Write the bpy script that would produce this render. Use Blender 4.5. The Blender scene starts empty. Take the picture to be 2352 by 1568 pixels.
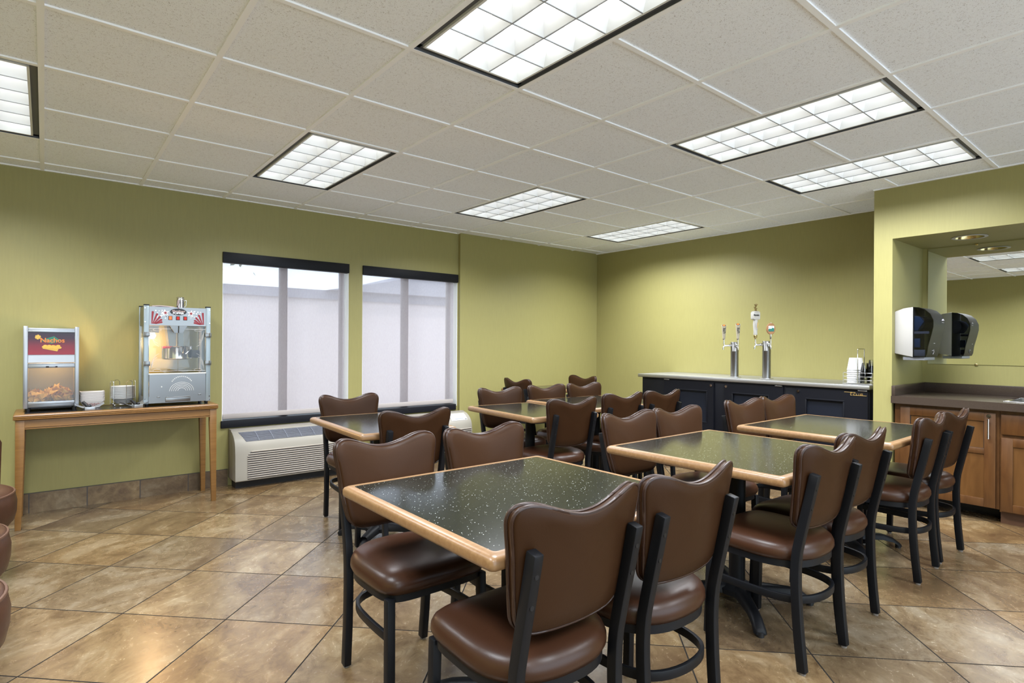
import bpy, bmesh, math, random
from mathutils import Vector, Matrix
PI = math.pi
R = math.radians
rnd = random.Random(7)
SC = bpy.context.scene
COL = SC.collection

# ------------------------------------------------------------------ camera
CEIL = 2.507
GRID = 0.6096
YAW, ROLL = 0.8863, -0.0055
FPX, CXP, CYP = 1307.94, 1169.89, 791.22
cam_data = bpy.data.cameras.new('camera')
cam = bpy.data.objects.new('camera', cam_data)
COL.objects.link(cam)
cam_data.sensor_fit = 'HORIZONTAL'
cam_data.sensor_width = 36.0
cam_data.lens = 36.0 * FPX / 2352.0
cam_data.shift_x = (1176.0 - CXP) / 2352.0
cam_data.shift_y = (CYP - 784.0) / 2352.0
cam_data.clip_start = 0.05
_f = Vector((math.cos(YAW), math.sin(YAW), 0)); _r = Vector((math.sin(YAW), -math.cos(YAW), 0)); _u = Vector((0, 0, 1))
_r2 = _r * math.cos(ROLL) - _u * math.sin(ROLL)
_u2 = _r * math.sin(ROLL) + _u * math.cos(ROLL)
M = Matrix.Identity(4)
for i in range(3):
    M[i][0] = _r2[i]; M[i][1] = _u2[i]; M[i][2] = -_f[i]
M[0][3], M[1][3], M[2][3] = 0.0179, -2.7686, 1.2446
cam.matrix_world = M
SC.camera = cam

# ------------------------------------------------------------------ world, sun, exposure
SC.view_settings.view_transform = 'Standard'
SC.view_settings.look = 'None'
SC.view_settings.gamma = 1.0
SC.view_settings.use_curve_mapping = False
SC.view_settings.exposure = 1.2
W = bpy.data.worlds.new('world'); SC.world = W; W.use_nodes = True
W.node_tree.nodes['Background'].inputs[0].default_value = (0.72, 0.87, 1.0, 1)
W.node_tree.nodes['Background'].inputs[1].default_value = 1.5
sun_d = bpy.data.lights.new('sun', 'SUN'); sun_d.energy = 0.6; sun_d.angle = R(1.0); sun_d.color = (1, 0.95, 0.88)
sun = bpy.data.objects.new('sun', sun_d); COL.objects.link(sun)
sun.rotation_euler = Vector((-0.35, 0.45, -0.82)).to_track_quat('-Z', 'Y').to_euler()
LAMP_W = 15.3            # watts per ceiling troffer
LAMP_SPREAD = 146.0      # the louvre's cut-off, degrees
PANEL_L = 1.1            # radiance of the tubes behind the louvre

# ------------------------------------------------------------------ materials
def new_mat(name):
    m = bpy.data.materials.new(name); m.use_nodes = True
    nt = m.node_tree
    return m, nt, nt.nodes['Principled BSDF']
def mat(name, col, rough=0.5, metal=0.0, spec=0.5, coat=0.0, bump=0.0, bscale=200.0, var=0.0, vscale=8.0, alpha=None):
    m, nt, b = new_mat(name)
    b.inputs['Base Color'].default_value = (*col, 1)
    b.inputs['Roughness'].default_value = rough
    b.inputs['Metallic'].default_value = metal
    b.inputs['Specular IOR Level'].default_value = spec
    if coat: b.inputs['Coat Weight'].default_value = coat; b.inputs['Coat Roughness'].default_value = 0.15
    if bump or var:
        tc = nt.nodes.new('ShaderNodeTexCoord')
    if bump:
        n = nt.nodes.new('ShaderNodeTexNoise'); n.inputs['Scale'].default_value = bscale; n.inputs['Detail'].default_value = 3
        bp = nt.nodes.new('ShaderNodeBump'); bp.inputs['Strength'].default_value = bump; bp.inputs['Distance'].default_value = 0.002
        nt.links.new(tc.outputs['Object'], n.inputs['Vector']); nt.links.new(n.outputs['Fac'], bp.inputs['Height']); nt.links.new(bp.outputs[0], b.inputs['Normal'])
    if var:
        n2 = nt.nodes.new('ShaderNodeTexNoise'); n2.inputs['Scale'].default_value = vscale; n2.inputs['Detail'].default_value = 4
        mx = nt.nodes.new('ShaderNodeMix'); mx.data_type = 'RGBA'
        mx.inputs[6].default_value = (*[c * (1 - var) for c in col], 1); mx.inputs[7].default_value = (*[min(1, c * (1 + var)) for c in col], 1)
        nt.links.new(tc.outputs['Object'], n2.inputs['Vector']); nt.links.new(n2.outputs['Fac'], mx.inputs[0]); nt.links.new(mx.outputs[2], b.inputs['Base Color'])
    return m
def ramp(nt, stops):
    r = nt.nodes.new('ShaderNodeValToRGB'); e = r.color_ramp.elements
    while len(e) > 1: e.remove(e[-1])
    e[0].position = stops[0][0]; e[0].color = (*stops[0][1], 1)
    for p, c in stops[1:]:
        k = e.new(p); k.color = (*c, 1)
    return r
def mth(nt, op, a, b=None, c=None):
    n = nt.nodes.new('ShaderNodeMath'); n.operation = op
    for i, v in enumerate((a, b, c)):
        if v is None: continue
        if isinstance(v, (int, float)): n.inputs[i].default_value = v
        else: nt.links.new(v, n.inputs[i])
    return n.outputs[0]

def wood_mat(name, c1, c2, axis, rough=0.35, scale=6.0, stretch=14.0, coat=0.2):
    m, nt, b = new_mat(name)
    tc = nt.nodes.new('ShaderNodeTexCoord'); mp = nt.nodes.new('ShaderNodeMapping')
    s = [stretch] * 3; s[axis] = 1.0
    mp.inputs['Scale'].default_value = s
    n = nt.nodes.new('ShaderNodeTexNoise'); n.inputs['Scale'].default_value = scale; n.inputs['Detail'].default_value = 6; n.inputs['Distortion'].default_value = 0.6
    r = ramp(nt, [(0.3, c1), (0.7, c2)])
    nt.links.new(tc.outputs['Object'], mp.inputs[0]); nt.links.new(mp.outputs[0], n.inputs['Vector']); nt.links.new(n.outputs['Fac'], r.inputs[0]); nt.links.new(r.outputs[0], b.inputs['Base Color'])
    b.inputs['Roughness'].default_value = rough; b.inputs['Coat Weight'].default_value = coat; b.inputs['Coat Roughness'].default_value = 0.2
    return m

def stone_nodes(nt, vec, idv):
    """mottled travertine-look porcelain: vec position, idv per-tile random vector"""
    add = nt.nodes.new('ShaderNodeVectorMath'); add.operation = 'MULTIPLY_ADD'
    nt.links.new(idv, add.inputs[0]); add.inputs[1].default_value = (37, 53, 71); nt.links.new(vec, add.inputs[2])
    mp = nt.nodes.new('ShaderNodeMapping'); mp.inputs['Scale'].default_value = (1.0, 1.3, 1.0)
    nt.links.new(add.outputs[0], mp.inputs[0])
    n1 = nt.nodes.new('ShaderNodeTexNoise'); n1.inputs['Scale'].default_value = 2.6; n1.inputs['Detail'].default_value = 9; n1.inputs['Roughness'].default_value = 0.66; n1.inputs['Distortion'].default_value = 0.9
    n2 = nt.nodes.new('ShaderNodeTexNoise'); n2.inputs['Scale'].default_value = 11; n2.inputs['Detail'].default_value = 10; n2.inputs['Roughness'].default_value = 0.74; n2.inputs['Distortion'].default_value = 1.4
    nt.links.new(mp.outputs[0], n1.inputs['Vector']); nt.links.new(mp.outputs[0], n2.inputs['Vector'])
    r1 = ramp(nt, [(0.32, (0.078, 0.050, 0.028)), (0.44, (0.118, 0.082, 0.045)), (0.54, (0.150, 0.109, 0.061)), (0.60, (0.185, 0.145, 0.092)), (0.74, (0.225, 0.188, 0.132))])
    nt.links.new(n1.outputs['Fac'], r1.inputs[0])
    r2 = ramp(nt, [(0.28, (0.58, 0.52, 0.46)), (0.42, (0.84, 0.81, 0.78)), (0.52, (1.02, 1.01, 1.0)), (0.62, (1.13, 1.13, 1.14)), (0.80, (1.16, 1.18, 1.20))])
    nt.links.new(n2.outputs['Fac'], r2.inputs[0])
    mu = nt.nodes.new('ShaderNodeMix'); mu.data_type = 'RGBA'; mu.blend_type = 'MULTIPLY'; mu.inputs[0].default_value = 1.0
    nt.links.new(r1.outputs[0], mu.inputs[6]); nt.links.new(r2.outputs[0], mu.inputs[7])
    sp = nt.nodes.new('ShaderNodeSeparateXYZ'); nt.links.new(idv, sp.inputs[0])
    rt = ramp(nt, [(0.0, (0.74, 0.74, 0.76)), (0.3, (1.08, 0.93, 0.72)), (0.62, (0.90, 0.90, 0.92)), (1.0, (1.24, 1.17, 1.02))])
    nt.links.new(sp.outputs[0], rt.inputs[0])
    mu2 = nt.nodes.new('ShaderNodeMix'); mu2.data_type = 'RGBA'; mu2.blend_type = 'MULTIPLY'; mu2.inputs[0].default_value = 1.0
    nt.links.new(mu.outputs[2], mu2.inputs[6]); nt.links.new(rt.outputs[0], mu2.inputs[7])
    return mu2.outputs[2], n2.outputs['Fac']

def floor_mat():
    m, nt, b = new_mat('floor_tile')
    tc = nt.nodes.new('ShaderNodeTexCoord'); sp = nt.nodes.new('ShaderNodeSeparateXYZ')
    nt.links.new(tc.outputs['Object'], sp.inputs[0])
    a = PI / 4 - 0.0039; S = 0.5025
    x, y = sp.outputs[0], sp.outputs[1]
    u = mth(nt, 'DIVIDE', mth(nt, 'SUBTRACT', mth(nt, 'ADD', mth(nt, 'MULTIPLY', x, math.cos(a)), mth(nt, 'MULTIPLY', y, math.sin(a))), 0.48), S)
    v = mth(nt, 'DIVIDE', mth(nt, 'ADD', mth(nt, 'SUBTRACT', mth(nt, 'MULTIPLY', x, math.sin(a)), mth(nt, 'MULTIPLY', y, math.cos(a))), 0.0565), S)
    cu = nt.nodes.new('ShaderNodeCombineXYZ')
    nt.links.new(mth(nt, 'FLOOR', u), cu.inputs[0]); nt.links.new(mth(nt, 'FLOOR', v), cu.inputs[1])
    wn = nt.nodes.new('ShaderNodeTexWhiteNoise'); wn.noise_dimensions = '2D'; nt.links.new(cu.outputs[0], wn.inputs['Vector'])
    pv = nt.nodes.new('ShaderNodeCombineXYZ'); nt.links.new(mth(nt, 'MULTIPLY', u, S), pv.inputs[0]); nt.links.new(mth(nt, 'MULTIPLY', v, S), pv.inputs[1])
    col, fac = stone_nodes(nt, pv.outputs[0], wn.outputs['Color'])
    fu = mth(nt, 'FRACT', u); fv = mth(nt, 'FRACT', v)
    du = mth(nt, 'MINIMUM', fu, mth(nt, 'SUBTRACT', 1.0, fu)); dv = mth(nt, 'MINIMUM', fv, mth(nt, 'SUBTRACT', 1.0, fv))
    d = mth(nt, 'MINIMUM', du, dv)
    g = mth(nt, 'LESS_THAN', d, 0.0060)
    mx = nt.nodes.new('ShaderNodeMix'); mx.data_type = 'RGBA'
    nt.links.new(g, mx.inputs[0]); nt.links.new(col, mx.inputs[6]); mx.inputs[7].default_value = (0.022, 0.020, 0.018, 1)
    nt.links.new(mx.outputs[2], b.inputs['Base Color'])
    rr = mth(nt, 'ADD', mth(nt, 'MULTIPLY', fac, 0.14), 0.19)
    nt.links.new(mth(nt, 'ADD', rr, mth(nt, 'MULTIPLY', g, 0.5)), b.inputs['Roughness'])
    h = mth(nt, 'MULTIPLY_ADD', fac, 0.25, mth(nt, 'MULTIPLY', mth(nt, 'MINIMUM', d, 0.01), 100.0))
    bp = nt.nodes.new('ShaderNodeBump'); bp.inputs['Strength'].default_value = 0.12; bp.inputs['Distance'].default_value = 0.003
    nt.links.new(h, bp.inputs['Height']); nt.links.new(bp.outputs[0], b.inputs['Normal'])
    nt.links.new(mth(nt, 'MULTIPLY', mth(nt, 'SUBTRACT', 1.0, g), 0.7), b.inputs['Specular IOR Level'])
    return m
def base_mat(axis):
    m, nt, b = new_mat('baseboard_tile')
    tc = nt.nodes.new('ShaderNodeTexCoord'); sp = nt.nodes.new('ShaderNodeSeparateXYZ')
    nt.links.new(tc.outputs['Object'], sp.inputs[0])
    u = mth(nt, 'DIVIDE', mth(nt, 'ADD', sp.outputs[axis], 0.066), 0.341)
    cu = nt.nodes.new('ShaderNodeCombineXYZ'); nt.links.new(mth(nt, 'FLOOR', u), cu.inputs[0])
    wn = nt.nodes.new('ShaderNodeTexWhiteNoise'); wn.noise_dimensions = '2D'; nt.links.new(cu.outputs[0], wn.inputs['Vector'])
    col, fac = stone_nodes(nt, tc.outputs['Object'], wn.outputs['Color'])
    fu = mth(nt, 'FRACT', u); d = mth(nt, 'MULTIPLY', mth(nt, 'MINIMUM', fu, mth(nt, 'SUBTRACT', 1.0, fu)), 0.341)
    g = mth(nt, 'MAXIMUM', mth(nt, 'LESS_THAN', d, 0.0035), mth(nt, 'GREATER_THAN', sp.outputs[2], 0.1405))
    dk = nt.nodes.new('ShaderNodeMix'); dk.data_type = 'RGBA'; dk.blend_type = 'MULTIPLY'; dk.inputs[0].default_value = 1
    nt.links.new(col, dk.inputs[6]); dk.inputs[7].default_value = (1.05, 1.05, 1.07, 1)
    mx = nt.nodes.new('ShaderNodeMix'); mx.data_type = 'RGBA'
    nt.links.new(g, mx.inputs[0]); nt.links.new(dk.outputs[2], mx.inputs[6]); mx.inputs[7].default_value = (0.05, 0.043, 0.04, 1)
    nt.links.new(mx.outputs[2], b.inputs['Base Color']); b.inputs['Roughness'].default_value = 0.38
    return m
def ceil_mat():
    m, nt, b = new_mat('ceiling_tile')
    tc = nt.nodes.new('ShaderNodeTexCoord')
    n = nt.nodes.new('ShaderNodeTexNoise'); n.inputs['Scale'].default_value = 105; n.inputs['Detail'].default_value = 2; n.inputs['Roughness'].default_value = 0.55; n.inputs['Distortion'].default_value = 1.8
    n2 = nt.nodes.new('ShaderNodeTexNoise'); n2.inputs['Scale'].default_value = 220; n2.inputs['Detail'].default_value = 1
    nt.links.new(tc.outputs['Object'], n.inputs['Vector']); nt.links.new(tc.outputs['Object'], n2.inputs['Vector'])
    s = mth(nt, 'GREATER_THAN', n.outputs['Fac'], 0.632); s2 = mth(nt, 'GREATER_THAN', n2.outputs['Fac'], 0.68)
    k = mth(nt, 'MAXIMUM', s, mth(nt, 'MULTIPLY', s2, 0.6))
    mx = nt.nodes.new('ShaderNodeMix'); mx.data_type = 'RGBA'; nt.links.new(k, mx.inputs[0])
    mx.inputs[6].default_value = (0.91, 0.945, 0.995, 1); mx.inputs[7].default_value = (0.60, 0.60, 0.62, 1)
    nt.links.new(mx.outputs[2], b.inputs['Base Color']); b.inputs['Roughness'].default_value = 0.95; b.inputs['Specular IOR Level'].default_value = 0.1
    return m
def wall_mat(name='olive_paint', col=(0.300, 0.271, 0.098)):
    m, nt, b = new_mat(name)
    tc = nt.nodes.new('ShaderNodeTexCoord'); mp = nt.nodes.new('ShaderNodeMapping'); mp.inputs['Scale'].default_value = (60, 60, 6)
    n = nt.nodes.new('ShaderNodeTexNoise'); n.inputs['Scale'].default_value = 1.5; n.inputs['Detail'].default_value = 5
    nt.links.new(tc.outputs['Object'], mp.inputs[0]); nt.links.new(mp.outputs[0], n.inputs['Vector'])
    r = ramp(nt, [(0.3, tuple(c * 0.97 for c in col)), (0.7, tuple(c * 1.03 for c in col))])
    nt.links.new(n.outputs['Fac'], r.inputs[0]); nt.links.new(r.outputs[0], b.inputs['Base Color'])
    bp = nt.nodes.new('ShaderNodeBump'); bp.inputs['Strength'].default_value = 0.05; bp.inputs['Distance'].default_value = 0.002
    nt.links.new(n.outputs['Fac'], bp.inputs['Height']); nt.links.new(bp.outputs[0], b.inputs['Normal'])
    b.inputs['Roughness'].default_value = 0.5; b.inputs['Specular IOR Level'].default_value = 0.5
    return m
def speckle_mat(name, base, fleck, scale, thr, rough, spec=0.5, fleck2=None):
    m, nt, b = new_mat(name)
    tc = nt.nodes.new('ShaderNodeTexCoord')
    v = nt.nodes.new('ShaderNodeTexVoronoi'); v.inputs['Scale'].default_value = scale
    nt.links.new(tc.outputs['Object'], v.inputs['Vector'])
    sp = nt.nodes.new('ShaderNodeSeparateColor'); nt.links.new(v.outputs['Color'], sp.inputs[0])
    sel = mth(nt, 'MULTIPLY', mth(nt, 'LESS_THAN', v.outputs['Distance'], mth(nt, 'MULTIPLY', sp.outputs[1], 0.34)), mth(nt, 'GREATER_THAN', sp.outputs[0], thr))
    mx = nt.nodes.new('ShaderNodeMix'); mx.data_type = 'RGBA'; nt.links.new(sel, mx.inputs[0])
    n = nt.nodes.new('ShaderNodeTexNoise'); n.inputs['Scale'].default_value = scale * 2.2
    nt.links.new(tc.outputs['Object'], n.inputs['Vector'])
    r = ramp(nt, [(0.35, base), (0.65, fleck2 or tuple(c * 1.5 for c in base))])
    nt.links.new(n.outputs['Fac'], r.inputs[0]); nt.links.new(r.outputs[0], mx.inputs[6])
    mx.inputs[7].default_value = (*fleck, 1)
    nt.links.new(mx.outputs[2], b.inputs['Base Color']); b.inputs['Roughness'].default_value = rough; b.inputs['Specular IOR Level'].default_value = spec
    return m
def glass_mat(name, tint=(1, 1, 1), refl=0.08, rough=0.02):
    m, nt, b = new_mat(name); nt.nodes.remove(b)
    out = nt.nodes['Material Output']
    t = nt.nodes.new('ShaderNodeBsdfTransparent'); t.inputs[0].default_value = (*tint, 1)
    g = nt.nodes.new('ShaderNodeBsdfGlossy'); g.inputs['Roughness'].default_value = rough
    fr = nt.nodes.new('ShaderNodeFresnel'); fr.inputs[0].default_value = 1.45
    mx = nt.nodes.new('ShaderNodeMixShader')
    nt.links.new(mth(nt, 'MINIMUM', mth(nt, 'ADD', fr.outputs[0], refl - 0.08), 0.9), mx.inputs[0])
    nt.links.new(t.outputs[0], mx.inputs[1]); nt.links.new(g.outputs[0], mx.inputs[2]); nt.links.new(mx.outputs[0], out.inputs[0])
    return m
def blind_mat():
    m, nt, b = new_mat('screen_fabric'); out = nt.nodes['Material Output']
    nt.nodes.remove(b)
    d = nt.nodes.new('ShaderNodeBsdfDiffuse'); d.inputs[0].default_value = (0.62, 0.58, 0.60, 1)
    tl = nt.nodes.new('ShaderNodeBsdfTranslucent'); tl.inputs[0].default_value = (0.67, 0.61, 0.63, 1)
    tr = nt.nodes.new('ShaderNodeBsdfTransparent'); tr.inputs[0].default_value = (0.74, 0.73, 0.78, 1)
    tc = nt.nodes.new('ShaderNodeTexCoord'); mp = nt.nodes.new('ShaderNodeMapping'); mp.inputs['Scale'].default_value = (300, 1, 40)
    n = nt.nodes.new('ShaderNodeTexNoise'); n.inputs['Scale'].default_value = 1.0; n.inputs['Detail'].default_value = 2
    nt.links.new(tc.outputs['Object'], mp.inputs[0]); nt.links.new(mp.outputs[0], n.inputs['Vector'])
    m1 = nt.nodes.new('ShaderNodeMixShader'); m1.inputs[0].default_value = 0.6
    nt.links.new(d.outputs[0], m1.inputs[1]); nt.links.new(tl.outputs[0], m1.inputs[2])
    m2 = nt.nodes.new('ShaderNodeMixShader'); nt.links.new(mth(nt, 'MULTIPLY_ADD', n.outputs['Fac'], 0.16, 0.36), m2.inputs[0])
    nt.links.new(m1.outputs[0], m2.inputs[1]); nt.links.new(tr.outputs[0], m2.inputs[2]); nt.links.new(m2.outputs[0], out.inputs[0])
    return m
def emis_mat(name, col, s):
    m, nt, b = new_mat(name)
    b.inputs['Base Color'].default_value = (*col, 1)
    b.inputs['Emission Color'].default_value = (*col, 1); b.inputs['Emission Strength'].default_value = s
    return m
def sign_mat():
    m, nt, b = new_mat('sign_print'); tc = nt.nodes.new('ShaderNodeTexCoord'); sp = nt.nodes.new('ShaderNodeSeparateXYZ')
    nt.links.new(tc.outputs['Object'], sp.inputs[0])
    g = mth(nt, 'DIVIDE', mth(nt, 'SUBTRACT', sp.outputs[2], 0.395), 0.16)
    r = ramp(nt, [(0.0, (0.22, 0.005, 0.016)), (0.35, (0.15, 0.004, 0.013)), (0.7, (0.03, 0.005, 0.014)), (1.0, (0.014, 0.005, 0.013))])
    nt.links.new(g, r.inputs[0]); nt.links.new(r.outputs[0], b.inputs['Base Color']); b.inputs['Roughness'].default_value = 0.25
    return m
def vinyl_mat(name, c, r=0.38, sp=0.13):
    m = mat(name, c, r, 0, sp, bump=0.10, bscale=330, var=0.10, vscale=5)
    return m

MAT = dict(
    wall=wall_mat(), floor=floor_mat(), basex=base_mat(0), basey=base_mat(1), ceil=ceil_mat(),
    tee=mat('ceiling_grid_paint', (0.95, 0.965, 0.99), 0.5), soffit=mat('plain_white_board', (0.8, 0.8, 0.79), 0.9),
    troffer=mat('troffer_slot', (0.10, 0.105, 0.115), 0.5), trimwhite=mat('troffer_trim', (0.72, 0.73, 0.72), 0.4),
    louver=mat('louvre_white', (0.88, 0.89, 0.90), 0.45), lvedge=mat('louvre_edge', (0.30, 0.31, 0.32), 0.4),
    tube=emis_mat('tube_light', (0.95, 0.98, 1.0), PANEL_L),
    vinyl=vinyl_mat('brown_vinyl', (0.031, 0.0132, 0.0054)), vinyl_seat=vinyl_mat('brown_seat_vinyl', (0.036, 0.0142, 0.0068), 0.31, 0.36),
    piping=mat('brown_piping', (0.026, 0.011, 0.007), 0.34),
    black_metal=mat('black_frame', (0.005, 0.0055, 0.007), 0.45, 0, 0.22, bump=0.05, bscale=400),
    screw=mat('black_screw', (0.02, 0.02, 0.022), 0.3, 0.6), glide=mat('glide_plastic', (0.16, 0.14, 0.12), 0.6),
    laminate=speckle_mat('black_laminate', (0.005, 0.0055, 0.0045), (0.62, 0.66, 0.60), 240, 0.86, 0.15, 0.5, (0.012, 0.0135, 0.010)),
    maplex=wood_mat('maple_edge', (0.185, 0.098, 0.040), (0.235, 0.136, 0.061), 0, 0.32, 5, 16),
    consolewood=wood_mat('honey_wood', (0.175, 0.080, 0.019), (0.225, 0.112, 0.030), 0, 0.4, 4, 14, 0.1),
    consoletop=mat('dark_console_top', (0.018, 0.017, 0.017), 0.2, 0, 0.5),
    cabwood=wood_mat('cabinet_wood', (0.068, 0.025, 0.0055), (0.102, 0.041, 0.010), 2, 0.38, 5, 7, 0.15),
    cabpanel=wood_mat('cabinet_panel_wood', (0.084, 0.034, 0.0075), (0.124, 0.053, 0.013), 2, 0.36, 4, 5, 0.15),
    cabdark=mat('plain_brown_wood', (0.075, 0.032, 0.014), 0.5),  # flat brown for the sink toe kick and the tree trunk
    counter=speckle_mat('brown_countertop', (0.036, 0.025, 0.019), (0.17, 0.13, 0.10), 260, 0.72, 0.24, 0.5, (0.058, 0.042, 0.032)),
    steel=mat('brushed_steel', (0.31, 0.31, 0.31), 0.30, 1.0, bump=0.03, bscale=500), barsteel=mat('bar_top_steel', (0.50, 0.50, 0.50), 0.42, 1.0, bump=0.03, bscale=500), chrome=mat('chrome', (0.75, 0.75, 0.76), 0.10, 1.0),
    alu=mat('silver_aluminium', (0.42, 0.44, 0.47), 0.36, 0.85), bluealu=mat('pale_blue_aluminium', (0.34, 0.40, 0.43), 0.38, 0.55),
    black=mat('black_plastic', (0.010, 0.010, 0.011), 0.45), navy=mat('bar_black_vinyl', (0.0045, 0.005, 0.008), 0.5, 0, 0.22, bump=0.05, bscale=700),
    navy2=mat('bar_recess_blue', (0.006, 0.008, 0.014), 0.45, 0, 0.25), gold=mat('gold_lettering', (0.50, 0.34, 0.12), 0.35, 0.6),
    white=mat('white_paint', (0.52, 0.52, 0.50), 0.45), paper=mat('white_paper', (0.58, 0.545, 0.52), 0.75), foam=mat('white_foam', (0.58, 0.58, 0.575), 0.6),
    beige=mat('beige_plastic', (0.32, 0.297, 0.25), 0.42), beige_dark=mat('beige_sleeve', (0.27, 0.245, 0.21), 0.5), grillback=mat('grille_shadow', (0.05, 0.05, 0.06), 0.6),
    grilltop=mat('grey_grille', (0.25, 0.27, 0.32), 0.45), dirtybeige=mat('beige_slat', (0.34, 0.305, 0.26), 0.48),
    blackpaint=mat('black_valance', (0.009, 0.0095, 0.013), 0.45, 0, 0.2), blind=blind_mat(), blindbar=mat('taupe_hem', (0.42, 0.38, 0.36), 0.5),
    winframe=mat('window_frame_bronze', (0.13, 0.085, 0.075), 0.5), jamb=mat('white_jamb', (0.85, 0.86, 0.84), 0.5),
    glass=glass_mat('clear_glass'), smoke=glass_mat('smoked_plastic', (0.20, 0.22, 0.27), 0.08, 0.06), clearcup=glass_mat('clear_cup_plastic', (0.90, 0.91, 0.91), 0.05, 0.12),
    mirror=mat('mirror_silver', (0.86, 0.88, 0.86), 0.005, 1.0), brass=mat('brass_trim', (0.62, 0.50, 0.24), 0.22, 1.0),
    reflection_panel=mat('tan_reflection', (0.26, 0.20, 0.075), 0.5), darksteel=mat('dark_steel', (0.13, 0.13, 0.115), 0.3, 1.0),
    red=mat('red_print', (0.24, 0.010, 0.018), 0.35), switch=mat('red_switch', (0.42, 0.018, 0.012), 0.25), pinkpaper=mat('printed_paper', (0.52, 0.40, 0.38), 0.7),
    switch_on=emis_mat('lit_red_switch', (1.0, 0.10, 0.02), 0.6),
    orange=mat('orange_print', (0.60, 0.17, 0.03), 0.4), yellow=mat('yellow_print', (0.58, 0.34, 0.06), 0.4), green=mat('green_print', (0.02, 0.14, 0.09), 0.4),
    chip=mat('corn_chip', (0.70, 0.38, 0.06), 0.7, var=0.25, vscale=60), popcorn=mat('popcorn', (0.85, 0.70, 0.38), 0.8, var=0.2, vscale=80),
    sign=sign_mat(), bulb=emis_mat('warm_bulb', (1.0, 0.66, 0.34), 7.0), cream=mat('cream_handle', (0.42, 0.375, 0.28), 0.4), black_print=mat('black_print', (0.015, 0.015, 0.018), 0.5),
    white_print=mat('white_print', (0.85, 0.85, 0.86), 0.5), tan=mat('tan_wood_badge', (0.36, 0.18, 0.075), 0.5), teal=mat('teal_print', (0.02, 0.17, 0.13), 0.4), porcelain=mat('white_porcelain', (0.52, 0.51, 0.48), 0.2),
    oldbrass=mat('dark_brass', (0.20, 0.14, 0.05), 0.4, 0.7), greyprint=mat('grey_print', (0.5, 0.48, 0.5), 0.5), etched=mat('etched_white', (0.55, 0.54, 0.52), 0.6),
    charcoal=mat('charcoal_plastic', (0.014, 0.0145, 0.0135), 0.42, 0, 0.3), disp_white=mat('dispenser_white', (0.36, 0.345, 0.32), 0.4), blueplastic=mat('blue_plastic', (0.05, 0.14, 0.30), 0.4), greyplastic=mat('grey_plastic', (0.33, 0.34, 0.38), 0.45),
    clubleather=mat('club_leather', (0.046, 0.0185, 0.0095), 0.40, 0, 0.3, bump=0.2, bscale=160, var=0.3, vscale=14),
    clubpiping=mat('club_leather_piping', (0.085, 0.04, 0.024), 0.4),
    facade=mat('outdoor_stucco', (0.66, 0.57, 0.54), 0.9), fascia=mat('outdoor_fascia', (0.30, 0.29, 0.32), 0.8), roofing=mat('outdoor_roof', (0.36, 0.35, 0.38), 0.9), ground=mat('outdoor_ground', (0.5, 0.47, 0.43), 0.9), leaf=mat('outdoor_leaf', (0.12, 0.16, 0.08), 0.8),
)

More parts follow.
